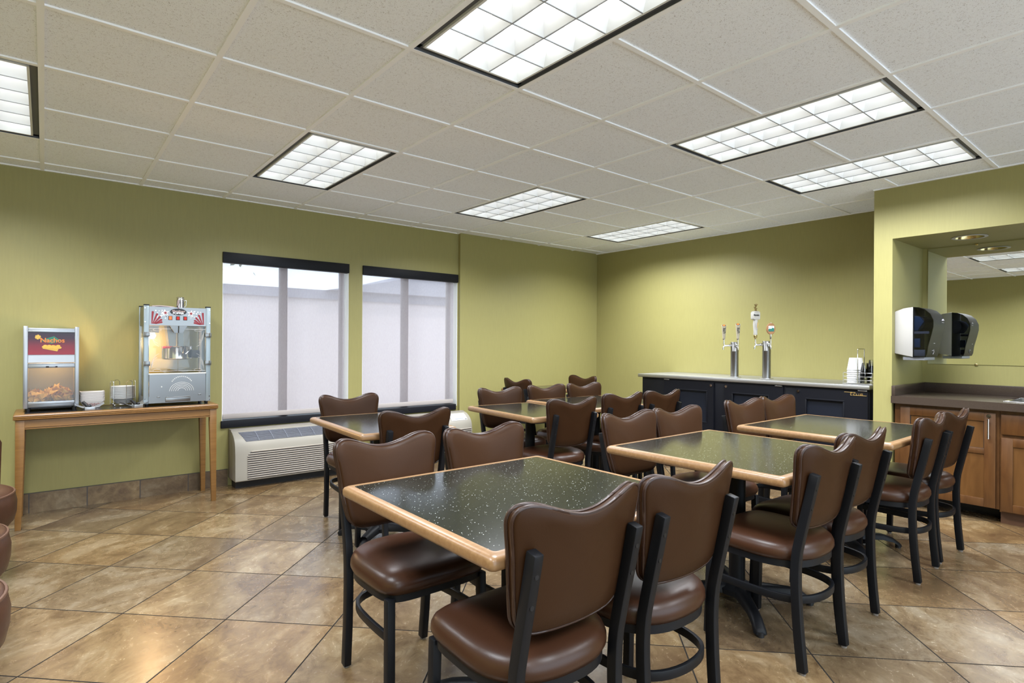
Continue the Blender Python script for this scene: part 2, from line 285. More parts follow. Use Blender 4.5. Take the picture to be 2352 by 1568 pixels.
# ------------------------------------------------------------------ mesh helpers
class MB:
    def __init__(s): s.v = []; s.f = []; s.mi = []; s.cur = 0
    def add(s, vs, fs):
        o = len(s.v); s.v += [tuple(v) for v in vs]
        for f in fs: s.f.append([i + o for i in f]); s.mi.append(s.cur)
        return s
    def box(s, x0, x1, y0, y1, z0, z1):
        vs = [(x, y, z) for x in (x0, x1) for y in (y0, y1) for z in (z0, z1)]
        return s.add(vs, [(0, 1, 3, 2), (4, 6, 7, 5), (0, 4, 5, 1), (2, 3, 7, 6), (0, 2, 6, 4), (1, 5, 7, 3)])
    def hexa(s, b4, t4):
        return s.add(list(b4) + list(t4), [(3, 2, 1, 0), (4, 5, 6, 7), (0, 1, 5, 4), (1, 2, 6, 5), (2, 3, 7, 6), (3, 0, 4, 7)])
    def loft(s, rings, cap0=True, cap1=True, closed=True):
        n = len(rings[0]); vs = [p for r in rings for p in r]; fs = []
        for k in range(len(rings) - 1):
            for i in range(n if closed else n - 1):
                j = (i + 1) % n
                fs.append((k * n + i, k * n + j, (k + 1) * n + j, (k + 1) * n + i))
        if cap0: fs.append(tuple(range(n - 1, -1, -1)))
        if cap1: fs.append(tuple((len(rings) - 1) * n + i for i in range(n)))
        return s.add(vs, fs)
    def ringloop(s, rings):
        """rings closed on themselves as a torus"""
        n = len(rings[0]); k = len(rings); vs = [p for r in rings for p in r]; fs = []
        for a in range(k):
            b = (a + 1) % k
            for i in range(n):
                j = (i + 1) % n
                fs.append((a * n + i, a * n + j, b * n + j, b * n + i))
        return s.add(vs, fs)
    def tube(s, path, r, n=8, closed=False, r1=None):
        P = [Vector(p) for p in path]; rings = []; up = Vector((0, 0, 1))
        prev = None
        for i, p in enumerate(P):
            if closed: t = (P[(i + 1) % len(P)] - P[i - 1]).normalized()
            elif i == 0: t = (P[1] - P[0]).normalized()
            elif i == len(P) - 1: t = (P[-1] - P[-2]).normalized()
            else: t = ((P[i + 1] - p).normalized() + (p - P[i - 1]).normalized()).normalized()
            if prev is None:
                a = up if abs(t.z) < 0.9 else Vector((1, 0, 0))
                u = t.cross(a).normalized()
            else:
                u = (prev - t * prev.dot(t)).normalized()
            prev = u; w = t.cross(u)
            rr = r if r1 is None else r + (r1 - r) * i / (len(P) - 1)
            rings.append([p + (u * math.cos(2 * PI * k / n) + w * math.sin(2 * PI * k / n)) * rr for k in range(n)])
        return s.ringloop(rings) if closed else s.loft(rings)
    def cyl(s, p0, p1, r0, r1=None, n=20):
        return s.tube([p0, p1], r0, n, False, r0 if r1 is None else r1)
    def lathe(s, prof, c=(0, 0, 0), n=28, cap=True):
        rings = [[(c[0] + r * math.cos(2 * PI * k / n), c[1] + r * math.sin(2 * PI * k / n), c[2] + z) for k in range(n)] for r, z in prof]
        return s.loft(rings, cap, cap)
    def prism(s, poly, a, b, axis):
        def pt(u, v, w): return {'x': (w, u, v), 'y': (u, w, v), 'z': (u, v, w)}[axis]
        return s.loft([[pt(u, v, a) for u, v in poly], [pt(u, v, b) for u, v in poly]])
    def bar(s, path, w, d):
        """rectangular bar sweeping a path; w across x, d within the yz plane"""
        P = [Vector(p) for p in path]; rings = []
        for i, p in enumerate(P):
            t = (P[min(i + 1, len(P) - 1)] - P[max(i - 1, 0)]).normalized()
            n = Vector((0, -t.z, t.y)).normalized(); x = Vector((1, 0, 0))
            rings.append([p + x * (w / 2) * a + n * (d / 2) * b for a, b in ((-1, -1), (1, -1), (1, 1), (-1, 1))])
        return s.loft(rings)
    def flat(s, path, w, h):
        """flat strip sweeping a horizontal path: w radial, h vertical"""
        P = [Vector(p) for p in path]; rings = []
        for i, p in enumerate(P):
            t = (P[min(i + 1, len(P) - 1)] - P[max(i - 1, 0)]); t.z = 0; t.normalize()
            n = Vector((-t.y, t.x, 0))
            rings.append([p + n * (w / 2) * a + Vector((0, 0, h / 2)) * b for a, b in ((-1, -1), (1, -1), (1, 1), (-1, 1))])
        return s.loft(rings)
    def xf(s, mtx, start=0):
        for i in range(start, len(s.v)): s.v[i] = tuple(mtx @ Vector(s.v[i]))
        return s
    def build(s, name, m, parent=None, bevel=0.0, seg=2, smooth=35, loc=None):
        me = bpy.data.meshes.new(name)
        bm = bmesh.new(); vs = [bm.verts.new(v) for v in s.v]
        for f, k in zip(s.f, s.mi):
            try:
                fc = bm.faces.new([vs[i] for i in f]); fc.material_index = k
            except ValueError: pass
        bmesh.ops.recalc_face_normals(bm, faces=bm.faces)
        if bevel:
            ed = [e for e in bm.edges if len(e.link_faces) == 2 and e.calc_face_angle(0) > R(30)]
            bmesh.ops.bevel(bm, geom=ed, offset=bevel, segments=seg, affect='EDGES', clamp_overlap=True, profile=0.5)
        bm.to_mesh(me); bm.free()
        ms = m if isinstance(m, (list, tuple)) else [m]
        for k in ms: me.materials.append(MAT[k] if isinstance(k, str) else k)
        if smooth:
            me.polygons.foreach_set('use_smooth', [True] * len(me.polygons))
            me.set_sharp_from_angle(angle=R(smooth))
        o = bpy.data.objects.new(name, me); COL.objects.link(o)
        if parent is not None: o.parent = parent
        if loc is not None: o.location = loc
        return o
def box(x0, x1, y0, y1, z0, z1): return MB().box(x0, x1, y0, y1, z0, z1)
def thing(name, label, cat, loc=(0, 0, 0), rz=0.0, group=None):
    o = bpy.data.objects.new(name, None); o.empty_display_size = 0.1; COL.objects.link(o)
    o.location = loc; o.rotation_euler = (0, 0, rz); o['label'] = label; o['category'] = cat
    if group: o['group'] = group
    return o
def tag(o, label, cat, group=None):
    o['label'] = label; o['category'] = cat
    if group: o['group'] = group
    return o
def struct(o, label=None):
    o['kind'] = 'structure'
    if label: o['label'] = label
    return o
def dup(root, loc, rz=0.0, label=None, group=None):
    r = root.copy(); COL.objects.link(r); r.location = loc; r.rotation_euler = (0, 0, rz)
    if label: r['label'] = label
    if group: r['group'] = group
    def rec(src, dst):
        for ch in list(src.children):
            c = ch.copy(); COL.objects.link(c); c.parent = dst; rec(ch, c)
    rec(root, r)
    return r
def text_obj(name, body, size, m, parent, loc, rot, extrude=0.0008, sx=1.0, shear=0.0, bold=0.0):
    cu = bpy.data.curves.new(name, 'FONT'); cu.body = body; cu.size = size; cu.extrude = extrude; cu.align_x = 'CENTER'; cu.align_y = 'CENTER'; cu.shear = shear; cu.offset = bold
    t = bpy.data.objects.new(name + '_tmp', cu); COL.objects.link(t)
    dg = bpy.context.evaluated_depsgraph_get()
    me = bpy.data.meshes.new_from_object(t.evaluated_get(dg)); bpy.data.objects.remove(t); bpy.data.curves.remove(cu)
    me.materials.clear(); me.materials.append(MAT[m])
    o = bpy.data.objects.new(name, me); COL.objects.link(o)
    o.parent = parent; o.location = loc; o.rotation_euler = rot; o.scale = (sx, 1, 1)
    return o
def chaikin(P, it=2, closed=True):
    for _ in range(it):
        Q = []
        n = len(P)
        for i in range(n if closed else n - 1):
            a, b = P[i], P[(i + 1) % n]
            Q.append(tuple(0.75 * p + 0.25 * q for p, q in zip(a, b))); Q.append(tuple(0.25 * p + 0.75 * q for p, q in zip(a, b)))
        P = Q
    return P

# ------------------------------------------------------------------ room shell
YA, YA2, XB, XF, YJ = 2.65, 2.613, 5.98, 5.22, -1.06
XL, YBK = -1.42, -6.0
struct(box(XL - 0.1, XB + 0.2, YBK, YA + 0.35, -0.12, 0.0).build('floor', 'floor', smooth=0))
# back wall with two window openings
WIN = [(1.215, 2.369), (2.513, 3.672)]
Z0W, Z1W = 0.545, 2.036
w = MB()
w.box(XL - 0.1, WIN[0][0], YA, YA + 0.25, 0, CEIL + 0.1)
w.box(WIN[0][1], WIN[1][0], YA, YA + 0.25, Z0W, Z1W)
w.box(WIN[0][0], WIN[1][1], YA, YA + 0.25, 0, Z0W)
w.box(WIN[0][0], WIN[1][1], YA, YA + 0.25, Z1W, CEIL + 0.1)
w.box(WIN[1][1], 3.70, YA, YA + 0.25, 0, CEIL + 0.1)
w.box(3.682, XB + 0.2, YA2, YA + 0.25, 0, CEIL + 0.1)
struct(w.build('wall_back', 'wall', smooth=0))
struct(box(XB, XB + 0.2, YJ - 0.02, YA2 + 0.1, 0, CEIL + 0.1).build('wall_right', 'wall', smooth=0))
struct(box(XL - 0.1, XL, YBK, YA + 0.1, 0, CEIL + 0.1).build('wall_left', 'wall', smooth=0))
# alcove wall: jamb, header with a round hole for the downlight, alcove back
NZ, NY, NX, NY2 = 2.10, -1.19, 5.975, -3.7
w = MB()
w.box(XF, XB + 0.1, NY, YJ, 0, CEIL + 0.1)
w.box(XF, XF + 0.08, NY2, NY, NZ, CEIL + 0.1)
w.box(NX, NX + 0.1, NY2, NY, 0, CEIL)
w.box(XF, XB + 0.1, YBK, NY2, 0, CEIL + 0.1)
DL = (5.575, -1.60, 0.098)
n = 32
circ = [(DL[0] + DL[2] * math.cos(2 * PI * k / n), DL[1] + DL[2] * math.sin(2 * PI * k / n), NZ) for k in range(n)]
sq = []
for k in range(n):
    c, s_ = math.cos(2 * PI * k / n), math.sin(2 * PI * k / n); q = 0.15 / max(abs(c), abs(s_))
    sq.append((DL[0] + q * c, DL[1] + q * s_, NZ))
w.add(circ + sq, [(k, (k + 1) % n, n + (k + 1) % n, n + k) for k in range(n)])
for a, b, c, d in ((XF + 0.08, DL[0] - 0.15, NY2, NY), (DL[0] + 0.15, NX, NY2, NY), (DL[0] - 0.15, DL[0] + 0.15, DL[1] + 0.15, NY), (DL[0] - 0.15, DL[0] + 0.15, NY2, DL[1] - 0.15)):
    w.add([(a, c, NZ), (b, c, NZ), (b, d, NZ), (a, d, NZ)], [(0, 1, 2, 3)])
struct(w.build('wall_right_alcove', 'wall', smooth=0))
# baseboards
struct(box(XL, 1.262, YA - 0.012, YA, 0, 0.145).build('baseboard_back', 'basex', smooth=0))
struct(box(3.74, XB, YA2 - 0.012, YA2, 0, 0.145).build('baseboard_back_right', 'basex', smooth=0))
struct(box(XB - 0.012, XB, 1.32, YA2 - 0.012, 0, 0.145).build('baseboard_right', 'basey', smooth=0))
struct(box(XL, XL + 0.012, YBK, YA - 0.012, 0, 0.145).build('baseboard_left', 'basey', smooth=0))

# ceiling: tiles laid in a T-grid, open where the troffers sit
LIGHTS = [(2, -3), (5, -3), (8, -3), (-1, -3), (2, 1), (5, 1), (7, 1), (-1, 1), (-1, 5), (2, 5), (5, 5)]   # grid column, first grid row (rows count towards the camera); last three unseen, added to light the foreground
hole = set()
for c, r0 in LIGHTS:
    hole.add((c, r0)); hole.add((c, r0 + 1))
tiles = MB(); tees = MB()
I0, I1, J0, J1 = -3, 10, -5, 10
for i in range(I0, I1):
    for j in range(J0, J1):
        if (i, j) in hole: continue
        x0, x1 = max(i * GRID, XL), min((i + 1) * GRID, XB + 0.05); y1, y0 = min(-j * GRID, YA + 0.1), max(-(j + 1) * GRID, YBK)
        if x1 <= x0 or y1 <= y0: continue
        tiles.box(x0, x1, y0, y1, CEIL + 0.005, CEIL + 0.02)
struct(tiles.build('ceiling', 'ceil', smooth=0))
for i in range(I0 + 1, I1):
    x = i * GRID
    if XL < x < XB: tees.box(x - 0.012, x + 0.012, YBK, YA, CEIL - 0.003, CEIL + 0.03)
for j in range(J0, J1):
    y = -j * GRID
    if not (YBK < y < YA): continue
    for i in range(I0, I1):
        if (i, j) in hole and (i, j - 1) in hole and any((i, j) == (c, r + 1) for c, r in LIGHTS): continue
        a, b = max(i * GRID, XL), min((i + 1) * GRID, XB)
        if b > a: tees.box(a, b, y - 0.012, y + 0.012, CEIL - 0.0025, CEIL + 0.03)
tees.box(XL, XB, YA - 0.022, YA, CEIL - 0.004, CEIL + 0.004)
tees.box(XB - 0.022, XB, YJ, YA, CEIL - 0.004, CEIL + 0.004)
tees.box(XF - 0.022, XF, YBK, YJ, CEIL - 0.004, CEIL + 0.004)
struct(tees.build('trim_1', 'tee', smooth=0))

# ------------------------------------------------------------------ ceiling lights
def make_troffer():
    t = thing('ceiling_light', '', 'ceiling light')
    W_, L_ = GRID / 2 - 0.012, GRID - 0.012
    s = MB()   # dark air slot
    g = 0.030
    for a in (-1, 1):
        s.box(min(a * W_, a * (W_ - g)), max(a * W_, a * (W_ - g)), -L_, L_, 0.012, 0.016)
        s.box(-W_, W_, min(a * L_, a * (L_ - g)), max(a * L_, a * (L_ - g)), 0.012, 0.016)
    for a in (-1, 1):
        s.box(a * W_ - 0.001, a * W_ + 0.001, -L_, L_, -0.001, 0.016); s.box(-W_, W_, a * L_ - 0.001, a * L_ + 0.001, -0.001, 0.016)
    s.build('air_slot', 'troffer', t, smooth=0)
    wi, li = W_ - g, L_ - g
    f = MB(); e = 0.010
    for a in (-1, 1):
        f.box(min(a * wi, a * (wi - e)), max(a * wi, a * (wi - e)), -li, li, 0.0, 0.10)
        f.box(-wi, wi, min(a * li, a * (li - e)), max(a * li, a * (li - e)), 0.0, 0.10)
    f.build('door_frame', 'trimwhite', t, smooth=0)
    wi -= e; li -= e
    nx, ny, H = 3, 6, 0.075
    b = MB()
    for k in range(1, nx):
        x = -wi + 2 * wi * k / nx
        b.cur = 0
        b.add([(x - 0.0016, -li, 0.002), (x - 0.0016, li, 0.002), (x - 0.020, li, H), (x - 0.020, -li, H)], [(0, 1, 2, 3)])
        b.add([(x + 0.0016, -li, 0.002), (x + 0.0016, li, 0.002), (x + 0.020, li, H), (x + 0.020, -li, H)], [(0, 1, 2, 3)])
        b.cur = 1; b.box(x - 0.0022, x + 0.0022, -li, li, 0.0, 0.003)
    for k in range(1, ny):
        y = -li + 2 * li * k / ny
        b.cur = 0
        b.add([(-wi, y - 0.0016, 0.002), (wi, y - 0.0016, 0.002), (wi, y - 0.024, H), (-wi, y - 0.024, H)], [(0, 1, 2, 3)])
        b.add([(-wi, y + 0.0016, 0.002), (wi, y + 0.0016, 0.002), (wi, y + 0.024, H), (-wi, y + 0.024, H)], [(0, 1, 2, 3)])
        b.cur = 1; b.box(-wi, wi, y - 0.0022, y + 0.0022, 0.0, 0.003)
    b.build('louver', ['louver', 'lvedge'], t, smooth=0)
    MB().box(-wi - 0.005, wi + 0.005, -li - 0.005, li + 0.005, 0.085, 0.10).build('lamp_panel', 'tube', t, smooth=0)
    return t
TLAB = {(2, -3): 'recessed white ceiling light above the windows, nearest to the left window', (5, -3): 'recessed white ceiling light between two others, nearest the inner edge of the second window',
        (8, -3): 'recessed white ceiling light nearest the far right wall corner, smallest in view', (-1, -3): 'recessed white ceiling light cut by the left edge of the photo',
        (2, 1): 'large recessed ceiling light at the top of the photo above the closest table', (5, 1): 'long recessed white ceiling light at upper right, nearer of the two beside the alcove wall',
        (7, 1): 'long recessed white ceiling light closest to the green wall over the alcove',
        (-1, 1): 'recessed ceiling light near the left wall, seen only in the mirror', (-1, 5): 'unseen ceiling light added for fill behind the camera, beside the left wall', (2, 5): 'unseen ceiling light added for fill behind the camera, in the middle', (5, 5): 'unseen ceiling light added for fill behind the camera, on the alcove side'}
proto = None
for c, r0 in LIGHTS:
    loc = ((c + 0.5) * GRID, -(r0 + 1) * GRID, CEIL)
    if proto is None:
        proto = make_troffer(); o = proto; o.location = loc
    else: o = dup(proto, loc)
    o['label'] = TLAB[(c, r0)]; o['group'] = 'recessed ceiling lights'
    ld = bpy.data.lights.new('troffer_lamp', 'AREA'); ld.shape = 'RECTANGLE'; ld.size = 0.52; ld.size_y = 1.12; ld.energy = LAMP_W; ld.color = (0.90, 0.94, 1.0)
    ld.spread = R(LAMP_SPREAD)
    lo = bpy.data.objects.new('troffer_lamp', ld); COL.objects.link(lo); lo.location = (loc[0], loc[1], CEIL - 0.006); lo.rotation_euler = (0, 0, 0)
    lo.parent = o; lo.location = (0, 0, -0.006)

# ------------------------------------------------------------------ windows, blinds, ledge
for k, (a, b) in enumerate(WIN):
    o = bpy.data.objects.new('window_%d' % (k + 1), None); COL.objects.link(o); struct(o)
    fr = MB(); y0, y1 = YA + 0.15, YA + 0.21
    fr.box(a - 0.03, b + 0.09, y0, y1, Z0W - 0.02, Z0W + 0.04); fr.box(a - 0.03, b + 0.09, y0, y1, Z1W - 0.03, Z1W + 0.02)
    fr.box(a - 0.05, a - 0.005, y0, y1, Z0W, Z1W)
    fr.box(b - 0.022, b + 0.06, y0, y1, Z0W, Z1W)
    mid = a + 0.537 + (0.0 if k == 0 else 0.005)
    fr.box(mid, mid + 0.064, y0 - 0.01, y1, Z0W, Z1W)
    fr.build('frame', 'winframe', o, bevel=0.004)
    box(a - 0.04, b + 0.04, y0 + 0.028, y0 + 0.032, Z0W, Z1W).build('pane', 'glass', o, smooth=0)
    j = MB(); j.box(b - 0.004, b + 0.001, YA + 0.004, YA + 0.15, Z0W, Z1W); j.box(a - 0.001, a + 0.004, YA + 0.004, YA + 0.15, Z0W, Z1W)
    j.build('jamb', 'jamb', o, smooth=0)
BL = ['white roller screen blind in the left window, left of the green pier', 'white roller screen blind in the right window, right of the green pier']
for k, (a, b) in enumerate(WIN):
    t = thing('roller_blind', BL[k], 'blind', (0, 0, 0), 0, 'roller blinds')
    box(a, b - 0.002, YA - 0.020, YA + 0.055, 1.947, 2.038).build('valance', 'blackpaint', t, bevel=0.003)
    sh = MB(); xa, xb = a + 0.012, b - 0.038
    cols = 12; rows = 2; vs = []; fs = []
    for i in range(cols + 1):
        for j2 in range(rows + 1): vs.append((xa + (xb - xa) * i / cols, YA + 0.028 + 0.0015 * math.sin(i * 1.7), 0.60 + (1.955 - 0.60) * j2 / rows))
    for i in range(cols):
        for j2 in range(rows):
            p = i * (rows + 1) + j2; fs.append((p, p + 1, p + rows + 2, p + rows + 1))
    sh.add(vs, fs); sh.build('shade', 'blind', t)
    box(xa, xb, YA + 0.018, YA + 0.036, 0.577, 0.622).build('hem_bar', 'blindbar', t, bevel=0.004)
struct(box(1.205, 3.650, YA - 0.018, YA + 0.13, 0.503, 0.566).build('trim_2', 'blackpaint', bevel=0.004))

# ------------------------------------------------------------------ outdoors
b = MB(); b.box(-8, 16, 8.0, 12, -0.4, 2.10)
ob = thing('outdoor_building', 'pale pink outdoor building with grey eave seen through the window blinds', 'building', (0, 0, 0))
b.build('facade', 'facade', ob, smooth=0)
f = MB(); f.box(-8, 16, 7.93, 8.0, 2.10, 2.27); f.build('fascia', 'fascia', ob, smooth=0)
rf = MB(); rf.prism([(4.2, 2.27), (16, 2.27), (16, 2.95), (7.0, 2.95), (5.4, 2.5)], 7.75, 11, 'y'); rf.build('roof', 'roofing', ob, smooth=0)
struct(box(-10, 18, YA + 0.36, 25, -0.5, -0.4).build('ground', 'ground', smooth=0))
tr = thing('outdoor_tree', 'blurred tree above the roof line behind the left window blind', 'tree', (3.3, 13.5, -0.4))
MB().cyl((0, 0, 0), (0, 0, 4.0), 0.10, 0.07, 10).build('trunk', 'cabdark', tr)
cm = MB()
for _ in range(260):
    p = Vector((rnd.gauss(0, 0.55), rnd.gauss(0, 0.3), 4.25 + rnd.gauss(0, 0.26))); s_ = rnd.uniform(0.05, 0.13)
    q = Vector((rnd.uniform(-1, 1), rnd.uniform(-1, 1), rnd.uniform(-1, 1))).normalized(); u = q.orthogonal().normalized() * s_; v_ = q.cross(u)
    cm.add([p - u, p + v_ * 0.5, p + u, p - v_ * 0.5], [(0, 1, 2, 3)])
cm.build('foliage', 'leaf', tr)

# ------------------------------------------------------------------ dining chair (faces +Y)
def seat_outline(n=56, k=1.0):
    P = []
    for i in range(n):
        a = 2 * PI * i / n; c, s_ = math.cos(a), math.sin(a)
        if s_ >= 0: x = 0.215 * math.copysign(abs(c) ** (2 / 5.5), c); y = 0.212 * abs(s_) ** (2 / 5.5)
        else: x = 0.215 * math.copysign(abs(c) ** (2 / 2.5), c); y = -0.215 * abs(s_) ** (2 / 2.5)
        if y > 0: x *= 1.0
        P.append((x * k, y * k))
    return P
HALF = [(0, 0.536), (0.09, 0.538), (0.146, 0.545), (0.176, 0.572), (0.187, 0.622), (0.197, 0.690), (0.206, 0.760), (0.214, 0.805), (0.218, 0.840), (0.207, 0.863), (0.180, 0.872), (0.142, 0.866), (0.100, 0.850), (0.058, 0.836), (0.02, 0.829)]
def back_y(x, z): return -0.158 - 0.075 * (z - 0.5) / 0.36 + (0.025 + 0.05 * max(0.0, z - 0.66)) * (x / 0.21) ** 2
def make_chair():
    t = thing('dining_chair', '', 'chair')
    # seat cushion
    O = [(x, y + 0.022) for x, y in seat_outline()]; prof = [(0.90, 0.408), (0.975, 0.413), (1.012, 0.430), (1.008, 0.447), (0.975, 0.463), (0.91, 0.475), (0.78, 0.484), (0.55, 0.490), (0.25, 0.492)]
    m = MB(); m.loft([[(x * k, 0.022 + (y - 0.022) * k, z) for x, y in O] for k, z in prof]); m.build('seat', 'vinyl_seat', t, smooth=60)
    # frame ring
    m = MB(); m.ringloop([[(x * k, 0.018 + y * k, z) for k, z in ((0.95, 0.385), (0.95, 0.415), (0.84, 0.415), (0.84, 0.385))] for x, y in seat_outline(48)])
    m.build('seat_frame', 'black_metal', t)
    # backrest
    half = HALF; ctrl = half + [(-x, z) for x, z in reversed(half[1:])]
    out = chaikin(ctrl, 2); c = (0.0, 0.70); th = 0.021
    rings = []
    for k, dy in ((0.12, 0.012), (0.4, 0.0115), (0.7, 0.010), (0.88, 0.006), (0.96, 0.001), (1.0, -0.006)):
        rings.append([(c[0] + (x - c[0]) * k, back_y((x - c[0]) * k, c[1] + (z - c[1]) * k) + th + dy, c[1] + (z - c[1]) * k) for x, z in out])
    for k, dy in ((1.0, 0.006), (0.96, 0.001), (0.7, 0.0), (0.12, 0.0)):
        rings.append([(c[0] + (x - c[0]) * k, back_y((x - c[0]) * k, c[1] + (z - c[1]) * k) - th + dy, c[1] + (z - c[1]) * k) for x, z in out])
    m = MB(); m.loft(rings); bk = m.build('backrest', 'vinyl', t, smooth=60)
    m = MB()
    for dy in (0.010, -0.012):
        m.tube([(x * 1.004, back_y(x, z) + dy, c[1] + (z - c[1]) * 1.004) for x, z in out], 0.0052, 6, True)
    m.build('piping', 'piping', bk, smooth=60)
    # legs
    for sx in (-1, 1):
        fl = MB().bar([(sx * 0.191, 0.205, 0.008), (sx * 0.187, 0.195, 0.40)], 0.029, 0.032).build('leg', 'black_metal', t, bevel=0.004)
        MB().cyl((sx * 0.191, 0.205, 0), (sx * 0.191, 0.205, 0.010), 0.012, n=10).build('glide', 'glide', fl)
        pth = chaikin([(sx * 0.170, -0.190, 0.008), (sx * 0.172, -0.170, 0.20), (sx * 0.174, -0.162, 0.42), (sx * 0.174, -0.187, 0.545), (sx * 0.174, -0.213, 0.66), (sx * 0.174, -0.236, 0.768)], 2, False)
        pth = [(sx * 0.170, -0.190, 0.008)] + pth + [(sx * 0.174, -0.236, 0.768)]
        rl = MB().bar(pth, 0.029, 0.034).build('leg', 'black_metal', t, bevel=0.004)
        MB().cyl((sx * 0.170, -0.190, 0), (sx * 0.170, -0.190, 0.010), 0.012, n=10).build('glide', 'glide', rl)
        for zz in (0.635, 0.712):
            yy = -0.213 - (zz - 0.66) * 0.213 - 0.0165
            MB().cyl((sx * 0.174, yy + 0.004, zz), (sx * 0.174, yy - 0.002, zz), 0.0062, n=12).build('screw', 'screw', rl)
    # hoop stretcher
    hz = 0.262
    pts = [(-0.183, 0.185, hz)] + chaikin([(-0.183, 0.18, hz), (-0.184, 0.04, hz), (-0.172, -0.10, hz), (-0.120, -0.175, hz), (0, -0.200, hz), (0.120, -0.175, hz), (0.172, -0.10, hz), (0.184, 0.04, hz), (0.183, 0.18, hz)], 2, False) + [(0.183, 0.185, hz)]
    MB().flat(pts, 0.014, 0.030).build('stretcher', 'black_metal', t, bevel=0.003)
    return t
CH = [  # x, y, rotation (deg), label, group
 (1.075, -1.565, -2, 'largest brown vinyl chair in the foreground, left near side of the closest table', 'closest table'),
 (1.553, -1.572, -2, 'brown vinyl chair in the foreground, right near side of the closest table', 'closest table'),
 (1.095, -0.862, 180, 'brown vinyl chair at the closest table with its glossy dark seat in full view', 'closest table'),
 (1.585, -0.872, 180, 'brown vinyl chair on the far side of the closest table, right one', 'closest table'),
 (2.430, -1.622, -3, 'brown vinyl chair seen from behind, left one on the near side of the middle table', 'middle table'),
 (2.855, -1.600, -3, 'brown vinyl chair seen from behind, right one on the near side of the middle table', 'middle table'),
 (2.545, -0.925, 179, 'brown vinyl chair on the far side of the middle table, left one', 'middle table'),
 (2.975, -0.940, 177, 'brown vinyl chair on the far side of the middle table, right one', 'middle table'),
 (3.742, -1.620, 1, 'brown chair seen from behind, left near side of the table by the wood cabinets', 'cabinet-side table'),
 (4.200, -1.620, -4, 'brown vinyl chair seen from behind, nearest of all to the wood cabinets', 'cabinet-side table'),
 (3.780, -0.930, 176, 'tan brown chair in front of the bar cooler, left of two behind a table', 'cabinet-side table'),
 (4.260, -0.930, 176, 'tan brown chair in front of the bar cooler, right of two behind a table', 'cabinet-side table'),
 (1.680, 0.290, -4, 'brown chair seen from behind at the small table under the windows', 'window table'),
 (1.745, 1.030, 176, 'brown vinyl chair between the window blinds and the small table', 'window table'),
 (2.905, 0.240, -5, 'brown chair seen from behind at the small table right of the windows', 'small side table'),
 (3.060, 0.910, 175, 'greyish shining brown chair by the green back wall, just right of the windows', 'small side table'),
 (3.545, 0.325, -3, 'brown chair seen from behind, left near side of the table before the bar cooler', 'far table'),
 (4.025, 0.300, -3, 'brown chair seen from behind, right near side of the table before the bar cooler', 'far table'),
 (3.640, 0.930, 177, 'brown chair on the far side of the table before the bar cooler, left one', 'far table'),
 (4.110, 0.900, 177, 'brown chair on the far side of the table before the bar cooler, right one', 'far table'),
 (4.240, 2.020, -90, 'dark brown chair in the far corner with its back to the windows', 'corner table'),
 (4.880, 2.020, 90, 'dark brown chair in the far corner with its back to the bar wall', 'corner table'),
]
ch0 = make_chair()
for i, (x, y, a, lab, g) in enumerate(CH):
    if i == 0: o = ch0; o.location = (x, y, 0); o.rotation_euler = (0, 0, R(a))
    else: o = dup(ch0, (x, y, 0), R(a))
    o['label'] = lab; o['group'] = 'brown dining chairs'

